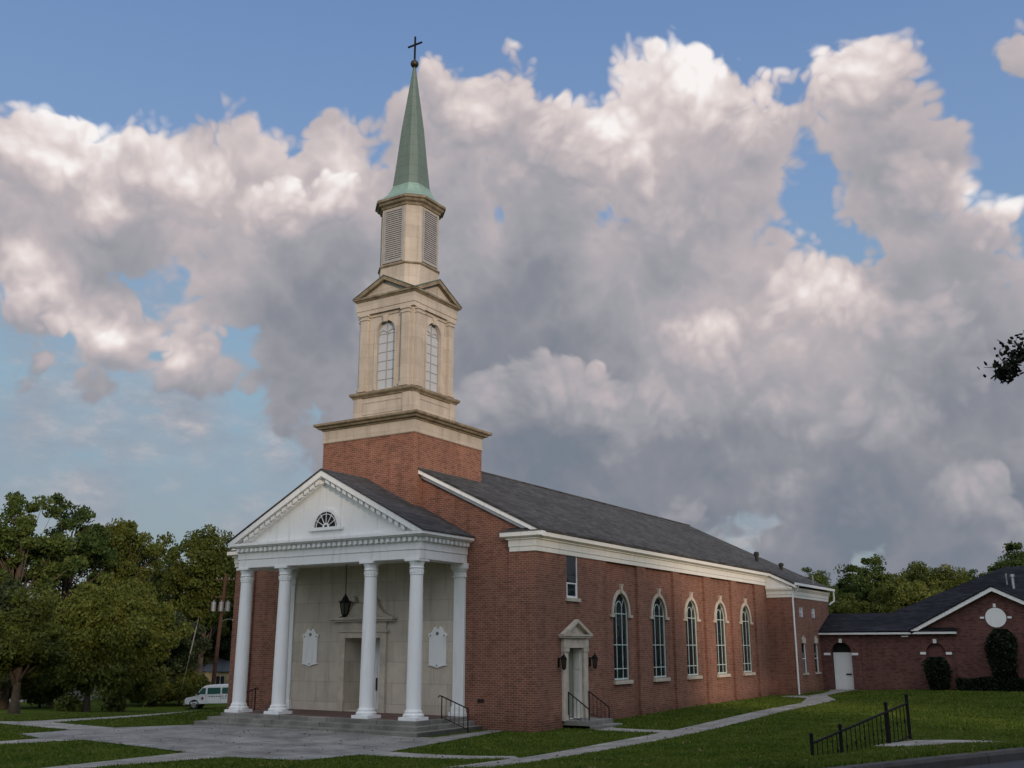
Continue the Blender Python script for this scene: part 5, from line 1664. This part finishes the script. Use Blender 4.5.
for (k, x, y, s, sz, rz, lab) in (
    ('broad', -9.4, 70.0, .70, .69, .4, 'rounded tree behind the annex, partly hidden by the church gutter'),
    ('pointed', -6.6, 75.0, .95, .92, 1.4, 'second tree from the church in the row behind the annex, with a pointed top'),
    ('pointed', -3.2, 71.0, .98, .93, 2.7, 'dark pointed tree between the two round ones behind the annex'),
    ('olive', -0.9, 80.0, .78, .72, .9, 'round yellow green tree highest in the middle of the row behind the annex'),
    ('dense', 0.1, 66.5, .85, .98, 3.6, 'wide olive tree in front of the row behind the low annex roof'),
    ('dense', -4.6, 63.0, .80, .80, 5.0, 'low bushy tree just above the end of the annex roof nearer the church'),
    ('dark', -8.6, 62.0, .8, .85, 2.0, 'shaded low tree between the church corner and the annex roof'),
    ('broad', 2.6, 89.0, .72, .68, 4.3, 'distant tree showing above the sloping annex roof'),
    ('dense', 5.0, 93.0, 1.05, 1.22, .2, 'distant olive tree above the annex roof slope just before the vent pipes'),
    ('broad', -3.6, 77.5, .70, .64, 3.1, 'rounded tree filling the row behind the annex between the two pointed ones'),
    ('olive', 2.4, 76.0, .72, .66, 1.9, 'tree at the end of the row behind the annex, cut by the sloping annex roof'),
    ('broad', 7.4, 95.0, .95, .80, 2.2, 'broad tree just over the annex roof beside the vent pipes'),
    ('pointed', 5.6, 101.0, 1.05, 1.16, 5.5, 'pointed tree over the highest part of the annex roof'),
    ('dark', 9.6, 88.0, 1.1, 1.25, 1.5, 'dark tree above the annex roof beyond the vent pipes'),
):
    plant('broadleaf_tree', K[k], x, y, s, rz, lab, 'tree', GR, sz)


def shrub(name, x, y, prof, n, leaf, seed, label, cat, group=None, sx=1, sy=1):
    """clipped shrub: prof gives (radius, z)"""
    rg = np.random.default_rng(seed); t = empty(name, (x, y, ht(x, y)), label, cat, group)
    zs = [p[1] for p in prof]; rs = [p[0] for p in prof]
    z = rg.uniform(zs[0], zs[-1], n); r = np.interp(z, zs, rs) * (rg.uniform(.45, 1.0, n) ** .5) * (1 + .12 * rg.normal(size=n))
    a = rg.uniform(0, 2 * np.pi, n); r *= 1 + .10 * np.sin(3 * a + z * 2.3)
    P = np.column_stack([r * np.cos(a) * sx, r * np.sin(a) * sy, z])
    V, F = leaf_quads(P, leaf, rg)
    o = bpy.data.objects.new('foliage', np_mesh('foliage', V, F, M['shrub'])); COL.objects.link(o); o.parent = t
    m = MB(); m.tube([(0, 0, -.2), (.03, 0, zs[-1] * .7)], [.07, .03], 6); s = bpy.data.objects.new('stem', m.mesh('stem', M['bark'])); COL.objects.link(s); s.parent = t
    return t


shrub('clipped_shrub', 8.3, 31.1, [(.40, .1), (.55, .6), (.62, 1.2), (.60, 1.6), (.35, 1.85)], 9000, .07, 5, 'short clipped dark shrub in front of the blind brick arch of the annex', 'shrub')
shrub('clipped_shrub', 11.85, 31.0, [(.35, .1), (.48, .6), (.62, 1.4), (.72, 2.3), (.66, 2.9), (.32, 3.35)], 16000, .075, 6, 'tall dark clipped shrub under the round white panel of the annex', 'shrub')


def hedge():
    t = empty('hedge', (12, 31.0, .6), 'low dark clipped hedge along the foot of the annex gable wall', 'hedge')
    rg = np.random.default_rng(9); n = 22000
    P = np.column_stack([rg.uniform(9.3, 17, n), 31.0 + rg.uniform(-.4, .4, n), rg.uniform(.05, .72, n)])
    P[:, 2] += hts(P[:, :2]) + .05 * np.sin(P[:, 0] * 3)
    V, F = leaf_quads(P, .06, rg)
    o = bpy.data.objects.new('foliage', np_mesh('foliage', V, F, M['shrub'])); COL.objects.link(o); o.parent = t; o.location = -t.location
    m = MB()
    for i in range(16): m.tube([(9.5 + i * .48, 31.0, .4), (9.5 + i * .48, 31.0, 1.0)], .025, 5)
    m.build('stems', M['bark'], t)


hedge()


def near_tree():
    """tree standing just right of the view; one branch reaches into it"""
    x, y = 24.6, -21.0
    z0 = ht(x, y)
    t = empty('roadside_tree', (x, y, z0), 'near roadside tree with a leafy branch hanging across the sky', 'tree')
    rg = np.random.default_rng(21)
    C, P = crown_points(rg, 3.8, 3.8, 3.2, 6.6, 90, 260, .8, shell=.4, flat=.7)
    tip = np.array((18.56 - x, -23.12 - y, 5.36 - z0))
    base = np.array((19.40 - x, -22.65 - y, 5.86 - z0))
    P = P[(P[:, 0] > -4.2)]
    V, F = leaf_quads(P, .055, rg)
    tr = trunk_mesh(rg, 8.2, .24, C[C[:, 0] > -3.6], 26)
    o = bpy.data.objects.new('trunk', tr); COL.objects.link(o); o.parent = t
    o = bpy.data.objects.new('crown', np_mesh('crown', V, F, M['leaf_d'])); COL.objects.link(o); o.parent = t
    br = MB()
    ctrl = [Vector((-.10, .05, 3.3)), Vector((-1.2, -.3, 4.3)), Vector((-2.9, -.9, 4.95)), Vector(base) + Vector((.5, .15, .12)), Vector(base), Vector(base).lerp(Vector(tip), .5) + Vector((0, 0, .08)), Vector(tip)]
    rad = [.12, .085, .055, .03, .022, .012, .004]
    L = []; RL = []
    for i in range(len(ctrl) - 1):                      # smooth curve through the points, with small knees
        p0, p1, p2, p3 = ctrl[max(i - 1, 0)], ctrl[i], ctrl[i + 1], ctrl[min(i + 2, len(ctrl) - 1)]
        for k in range(7):
            q = k / 7
            L.append(.5 * ((2 * p1) + (p2 - p0) * q + (2 * p0 - 5 * p1 + 4 * p2 - p3) * q * q + (3 * p1 - p0 - 3 * p2 + p3) * q ** 3) + Vector(rg.normal(size=3)) * .012)
            RL.append((rad[i] * (1 - q) + rad[i + 1] * q) * rg.uniform(.92, 1.08))
    L.append(Vector(tip)); RL.append(.004)
    br.tube(L, RL, 12)
    bough = L[8:30]
    twigs = []
    for i in range(110):
        q = rg.uniform(.05, 1.0); p = Vector(base).lerp(Vector(tip), q) + Vector((0, 0, .08 * math.sin(q * 3.14)))
        e = p + Vector((rg.normal() * .10 - .07, rg.normal() * .12, rg.normal() * .10 + .02)) * (1.5 - q)
        br.tube([p, e], [.006, .002], 4); twigs.append((p, e))
    for i in range(240):
        p = bough[int(rg.integers(len(bough)))]; e = p + Vector(rg.normal(size=3)) * .26
        br.tube([p, e], [.008, .002], 4); twigs.append((p, e))
    br.build('branch', M['bark'], t, world=False, smooth=True)
    lm = MB()
    for (p, e) in twigs:
        for j in range(10):
            c = p.lerp(e, rg.uniform(.3, 1.1)) + Vector(rg.normal(size=3)) * .02
            d = Vector(rg.normal(size=3)).normalized(); s = Vector(rg.normal(size=3)).cross(d).normalized(); l = rg.uniform(.035, .06)
            lm.add([c, c + d * l * .4 + s * l * .3, c + d * l * .85 + s * l * .22, c + d * l * 1.15, c + d * l * .85 - s * l * .22, c + d * l * .4 - s * l * .3], [(0, 1, 2, 3, 4, 5)])
    lm.build('branch_leaves', M['shrub'], t, world=False)


near_tree()


def far_woods():
    """the tall trees on the other side of the road, which keep the low sun off the lower walls"""
    V = []; F = []; k = 0
    src = [K['broad'][1], K['olive'][1]]
    rg = np.random.default_rng(31)
    spots = [(x, -44 + rg.uniform(-2, 2), 1.26) for x in (30, 37, 43.5, 50)] + [(56, y, 1.2) for y in (-46, -40, -34.5, -12.5, -6, 1, 8, 16)] + [(62, -24, .75)]
    for i, (x, y, s_) in enumerate(spots):
        me = src[i % 2]; n = len(me.vertices); co = np.empty(n * 3, np.float32); me.vertices.foreach_get('co', co); co = co.reshape(-1, 4, 3)[::2]
        c = co.mean(1, keepdims=True); co = c + (co - c) * 1.6
        co = co.reshape(-1, 3)
        a = rg.uniform(0, 6.28); ca, sa = math.cos(a), math.sin(a)
        q = np.column_stack([(co[:, 0] * ca - co[:, 1] * sa) * s_ * 1.1 + x, (co[:, 0] * sa + co[:, 1] * ca) * s_ * 1.1 + y, co[:, 2] * s_ + ht(x, y) - .8])
        V.append(q); F.append(np.arange(len(q)).reshape(-1, 4) + k); k += len(q)
        # undergrowth
        for _ in range(3):
            q2 = q.copy(); q2[:, 2] = (q2[:, 2] - ht(x, y)) * .36 + ht(x, y) - .3; q2[:, 0] += rg.uniform(-4, 4); q2[:, 1] += rg.uniform(-4, 4)
            q2 = q2.reshape(-1, 4, 3)[::3].reshape(-1, 3)
            V.append(q2); F.append(np.arange(len(q2)).reshape(-1, 4) + k); k += len(q2)
    # and the wooded horizon farther round, well beyond the near trees
    far = [(-150 + rg.uniform(-8, 8), y) for y in range(-120, 130, 11)] + [(x, -150 + rg.uniform(-8, 8)) for x in range(-140, 150, 12)] + [(x, 170 + rg.uniform(-8, 8)) for x in range(-150, 200, 11)] + [(150 + rg.uniform(-8, 8), y) for y in range(-140, 170, 12)]
    me = K['dense'][1]; n = len(me.vertices); co = np.empty(n * 3, np.float32); me.vertices.foreach_get('co', co); co = co.reshape(-1, 4, 3)[::7]
    c = co.mean(1, keepdims=True); co = (c + (co - c) * 3.2).reshape(-1, 3)
    for (x, y) in far:
        a = rg.uniform(0, 6.28); ca, sa = math.cos(a), math.sin(a); s_ = rg.uniform(1.0, 1.35)
        q = np.column_stack([(co[:, 0] * ca - co[:, 1] * sa) * s_ * 1.7 + x, (co[:, 0] * sa + co[:, 1] * ca) * s_ * 1.7 + y, co[:, 2] * s_ * 1.05 + ht(x, y) - .5])
        V.append(q); F.append(np.arange(len(q)).reshape(-1, 4) + k); k += len(q)
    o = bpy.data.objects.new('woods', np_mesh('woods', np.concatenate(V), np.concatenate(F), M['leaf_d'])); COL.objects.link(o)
    tag(o, 'far belts of trees closing the horizon round the church', 'woods', None, 'stuff')


far_woods()

# ------------------------------------------------------------------ van


def van():
    x, y = -53.0, 31.0
    wx, wy = -53.24, 30.64       # front wheel on the ground
    ang = math.atan2(.53, .848)  # van's rear points along the view's right
    z0 = ht(wx, wy)
    t = empty('passenger_van', (wx, wy, z0), 'white passenger van with dark windows parked down the slope behind the portico', 'van', None, ang)
    t.rotation_euler = (0, R(-1.5), ang)
    # local: x towards the rear, y away from the camera, z up; front wheel centre at x=0
    prof = [(-.80, .42), (-.86, .60), (-.84, .86), (-.72, .98), (.05, 1.12), (.62, 1.78), (.80, 1.92), (1.2, 2.02), (4.45, 2.04), (4.62, 1.95), (4.70, 1.2), (4.70, .45)]
    W = 1.95
    def body_y(z): return .10 * max(0, (z - 1.0)) ** 1.3
    m = MB(); n = len(prof); vs = []
    cols = [0.0, .04, .5, 1.0]
    for k, f_ in enumerate((0, .03, .5, .97, 1.0)):
        for (px, pz) in prof:
            ins = body_y(pz); w = W - 2 * ins
            yy = ins + w * f_
            sh = .05 if f_ in (0, 1.0) else 0
            cx_, cz_ = 1.9, 1.15
            vs.append((px + (cx_ - px) * sh * .35, yy, pz + (cz_ - pz) * sh))
    fs = []
    for k in range(4):
        for i in range(n):
            j = (i + 1) % n; fs.append((k * n + i, k * n + j, (k + 1) * n + j, (k + 1) * n + i))
    fs.append(tuple(range(n))[::-1]); fs.append(tuple(4 * n + i for i in range(n)))
    m.add(vs, fs)
    bo = m.build('body', M['vanpaint'], t, world=False)
    f = lambda u, v, w: (u, body_y(v) + .0 - w + .03 * 0, v)
    g = MB()
    for (u0, u1, u2, u3) in ((.28, .98, .98, .70), (1.14, 2.28, 2.28, 1.14), (2.42, 3.5, 3.5, 2.42), (3.62, 4.5, 4.5, 3.62)):
        g.fprism(f, [(u0, 1.27), (u1, 1.27), (u2, 1.78), (u3, 1.78)], -.01, .012)
    split_build(g, 'side_window', M['vanglass'], t, world=False)
    g = MB(); g.add([(.10, .22, 1.20), (.10, W - .22, 1.20), (.60, W - .28, 1.78), (.60, .28, 1.78)], [(3, 2, 1, 0)])
    for v_ in range(len(g.v)): g.v[v_] = (g.v[v_][0] - .02, g.v[v_][1], g.v[v_][2] + .02)
    g.build('windscreen', M['dark'], t, world=False)
    a = MB()
    for i in range(13):
        a0, a1 = math.pi * i / 13, math.pi * (i + 1) / 13
        a.fprism(f, [(.44 * math.cos(a0), .38 + .44 * math.sin(a0)), (.44 * math.cos(a1), .38 + .44 * math.sin(a1)), (.36 * math.cos(a1), .38 + .36 * math.sin(a1)), (.36 * math.cos(a0), .38 + .36 * math.sin(a0))], .0, .02)
    a.build('wheel_arch', M['rubber'], t, world=False)
    for xw in (0.0, 3.5):
        for yw in (.12, W - .12):
            wme = MB(); wme.tube([(xw, yw - .11, .37), (xw, yw + .11, .37)], .37, 20)
            wo = wme.build('wheel', M['rubber'], t, world=False)
            h = MB(); e = -.13 if yw < 1 else .13
            h.tube([(xw, yw + e * .8, .37), (xw, yw + e, .37)], .22, 14); h.build('rim', M['chrome'], wo, world=False)
    b = MB(); b.box(-.93, -.80, .05, W - .05, .36, .58); b.box(4.68, 4.80, .05, W - .05, .40, .60); split_build(b, 'bumper', M['chrome'], t, world=False)
    for yw in (.10, W - .38):
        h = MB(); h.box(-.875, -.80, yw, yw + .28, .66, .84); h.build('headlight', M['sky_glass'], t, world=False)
    mr = MB(); mr.box(.30, .42, -.20, -.02, 1.22, 1.42); mr.build('mirror', M['rubber'], t, world=False)
    d = MB()
    for u in (.98, 1.12, 2.35): d.fbox(f, u, u + .015, .55, 1.24, .0, .004)
    split_build(d, 'door_seam', M['inkgrey'], t, world=False)
    # crest and two faint lines of lettering on the side, too small to read
    d = MB(); d.fprism(f, [(.62, .98), (.72, 1.06), (.82, .98), (.82, .84), (.72, .76), (.62, .84)], .003, .012); d.build('crest', M['red'], t, world=False)
    rg = random.Random(3); d = MB(); u = 1.25
    while u < 3.9:
        w = rg.uniform(.10, .26); d.fbox(f, u, u + w, 1.02, 1.02 + rg.uniform(.07, .10), .003, .008); u += w + rg.uniform(.05, .13)
    u = 2.3
    while u < 3.6:
        w = rg.uniform(.06, .14); d.fbox(f, u, u + w, .86, .91, .003, .008); u += w + rg.uniform(.04, .08)
    split_build(d, 'letter', M['inkgrey'], t, world=False)


van()


def utility_pole():
    b = Vector((-58.3, 37.1, 0)); b.z = ht(b.x, b.y)
    t = empty('utility_pole', b, 'leaning brown wooden utility pole with grey transformers behind the white van', 'utility pole')
    top = Vector((-55.6, 35.4, 9.7)); d = (top - b).normalized()
    at = lambda h: b + d * ((h - b.z) / d.z)
    p = MB(); p.tube([b - Vector((0, 0, .5)), at(3), at(7), top], [.21, .19, .16, .13], 10); p.build('pole', M['polewood'], t)
    r = Vector((.85, .53, 0))
    c = MB()
    q = at(9.2); c.tube([q - r * .9, q + r * .9], .055, 6)
    q = at(7.6); c.tube([q - r * .8, q + r * .9], .06, 6)
    split_build(c, 'crossarm', M['polewood'], t)
    i_ = MB()
    for s in (-.8, -.35, .35, .8): i_.lathe([(.05, .05), (.07, .15), (.04, .22)], at(9.2) + r * s, 8)
    split_build(i_, 'insulator', M['grey_metal'], t)
    for s in (-.62, .10, .72):
        k = MB(); q = at(6.7) + r * s + Vector((.0, -.28, 0)); k.lathe([(.20, -.45), (.24, -.42), (.24, .38), (.2, .45), (.06, .47), (.05, .6)], q, 12); k.build('transformer', M['grey_metal'], t)
    l = MB(); q = at(5.3); l.tube([q, q + r * .6 + Vector((0, 0, .25)), q + r * 1.1 + Vector((0, 0, .25))], .035, 6)
    l.build('lamp_arm', M['grey_metal'], t)
    l = MB(); q2 = q + r * 1.35 + Vector((0, 0, .22)); l.lathe([(.05, -.12), (.22, -.08), (.24, 0), (.12, .1)], q2, 10); l.build('lamp_head', M['white'], t)


utility_pole()


def guy(name, a, b, gl, m, label, r=.05):
    t = empty(name, a, label, 'guy wire')
    A, B = Vector(a), Vector(b)
    w = MB(); w.tube([A, B], .012, 5); w.build('wire', M['grey_metal'], t)
    g = MB(); g.tube([A.lerp(B, gl[0]), A.lerp(B, gl[1])], r, 7); g.build('guard', m, t)


guy('guy_wire', (-50.63, 26.89, -0.66), (-50.11, 27.73, 5.55), (.50, .86), M['grey_metal'], 'slanting guy wire with a pale plastic guard in front of dark leaves', .055)
guy('guy_wire', (-51.84, 24.06, -1.84), (-50.45, 24.31, 0.14), (.02, .62), M['yellow'], 'slanting guy wire with a yellow plastic guard rising from the grass', .05)


def house(name, x, y, rz, w, d, h, rh, wm, rm, label):
    z = ht(x, y) - .1
    t = empty(name, (x, y, z), label, 'house', None, rz)
    m = MB(); m.box(-w / 2, w / 2, -d / 2, d / 2, 0, h)
    m.add([(-w / 2, -d / 2, h), (-w / 2, d / 2, h), (-w / 2, 0, h + rh * .96)], [(0, 2, 1)]); m.add([(w / 2, -d / 2, h), (w / 2, d / 2, h), (w / 2, 0, h + rh * .96)], [(0, 1, 2)])
    m.build('wall', wm, t, world=False)
    r = MB(); e = .35
    for s in (-1, 1):
        k = rh / (d / 2)
        r.hexa([(-w / 2 - e, 0, h + rh), (-w / 2 - e, s * (d / 2 + e), h - e * k), (w / 2 + e, s * (d / 2 + e), h - e * k), (w / 2 + e, 0, h + rh), (-w / 2 - e, 0, h + rh + .1), (-w / 2 - e, s * (d / 2 + e), h - e * k + .1), (w / 2 + e, s * (d / 2 + e), h - e * k + .1), (w / 2 + e, 0, h + rh + .1)])
    r.build('roof', rm, t, world=False)
    for u in (-w * .3, w * .05, w * .32):
        g = MB(); f = lambda a, b, c: (a, -d / 2 - c, b)
        g.fbox(f, u - .45, u + .45, h * .35, h * .8, .005, .03); wi = g.build('window', M['dark'], t, world=False)
        q = MB(); q.fbox(f, u - .55, u + .55, h * .35 - .1, h * .35, .005, .07); q.fbox(f, u - .02, u + .02, h * .35, h * .8, .03, .05); q.build('frame', M['white'], wi, world=False)
    return t


house('house', -75.4, 30.9, R(28), 9, 7, 1.9, 1.6, M['siding'], M['houseroof'], 'small pale house with a grey blue roof behind the low trees')
house('house', -72.5, 52.0, R(30), 10, 8, 2.9, 1.2, M['tan'], M['houseroof'], 'low tan building behind the white van and utility pole')
house('house', -68.0, 40.8, R(30), 5, 4, 1.7, .9, M['siding'], M['houseroof'], 'small pale shed showing just ahead of the white van')

# ------------------------------------------------------------------ grass blades on the near lawn


def inside(P, poly):
    x, y = P[:, 0], P[:, 1]; r = np.zeros(len(P), bool); n = len(poly)
    for i in range(n):
        (x0, y0), (x1, y1) = poly[i], poly[(i + 1) % n]
        c = ((y0 > y) != (y1 > y)) & (x < (x1 - x0) * (y - y0) / (y1 - y0 + 1e-12) + x0)
        r ^= c
    return r


def blades():
    rg = np.random.default_rng(77)
    out = []
    cx, cy = cam.location.x, cam.location.y
    fwd = np.array((-math.sin(R(32.06)), math.cos(R(32.06)))); rt = np.array((fwd[1], -fwd[0]))
    N = 520000
    d = rg.uniform(12 ** .35, 62 ** .35, N) ** (1 / .35)
    s = rg.uniform(-.62, .62, N)
    P = np.array((cx, cy)) + d[:, None] * fwd + (d * s)[:, None] * rt
    keep = kerb_sd(P) < -.03
    for poly in PAVED.values(): keep &= ~inside(P, poly)
    for (x0, x1, y0, y1) in ((-15.95, .02, -.02, 40), (XM - 5.6, XM + 5.6, -4.05, 0), (0, 1.55, 26.5, 40), (-.1, 30, 31.9, 60), (0, 1.56, 1.85, 3.75)):
        keep &= ~((P[:, 0] > x0) & (P[:, 0] < x1) & (P[:, 1] > y0) & (P[:, 1] < y1))
    P = P[keep]; d = d[keep]; n = len(P)
    z = hts(P)
    a = rg.uniform(0, 2 * np.pi, n); w = (.006 + .0007 * d); h = rg.uniform(.035, .085, n)
    ln = rg.normal(size=(n, 2)) * .03
    V = np.empty((n, 3, 3))
    V[:, 0, 0] = P[:, 0] - np.cos(a) * w; V[:, 0, 1] = P[:, 1] - np.sin(a) * w; V[:, 0, 2] = z - .01
    V[:, 1, 0] = P[:, 0] + np.cos(a) * w; V[:, 1, 1] = P[:, 1] + np.sin(a) * w; V[:, 1, 2] = z - .01
    V[:, 2, 0] = P[:, 0] + ln[:, 0]; V[:, 2, 1] = P[:, 1] + ln[:, 1]; V[:, 2, 2] = z + h
    o = bpy.data.objects.new('grass', np_mesh('grass', V.reshape(-1, 3), np.arange(n * 3).reshape(n, 3), M['blade']))
    COL.objects.link(o); tag(o, 'short mown grass covering the lawns round the church', 'grass', None, 'stuff')


blades()


def fallen_leaves():
    rg = np.random.default_rng(5)
    n = 5200
    P = np.column_stack([rg.uniform(-34, 18, n), rg.uniform(-20, 24, n)])
    keep = (kerb_sd(P) < -.3) & ~((P[:, 0] > -16.2) & (P[:, 0] < .1) & (P[:, 1] > -.1)) & ~((P[:, 0] > XM - 5.7) & (P[:, 0] < XM + 5.7) & (P[:, 1] > -4.1) & (P[:, 1] < 0)) & ~((P[:, 0] >= 0) & (P[:, 0] < 1.6) & (P[:, 1] > 1.8) & (P[:, 1] < 3.8))
    P = P[keep]
    C3 = np.column_stack([P, hts(P) + rg.uniform(.035, .075, len(P))])
    V, F = leaf_quads(C3, .04, rg, up=3.0)
    o = bpy.data.objects.new('leaf_litter', np_mesh('leaf_litter', V, F, M['litter'])); COL.objects.link(o)
    tag(o, 'scattered dry brown leaves on the lawns and paths', 'leaf litter', None, 'stuff')


fallen_leaves()
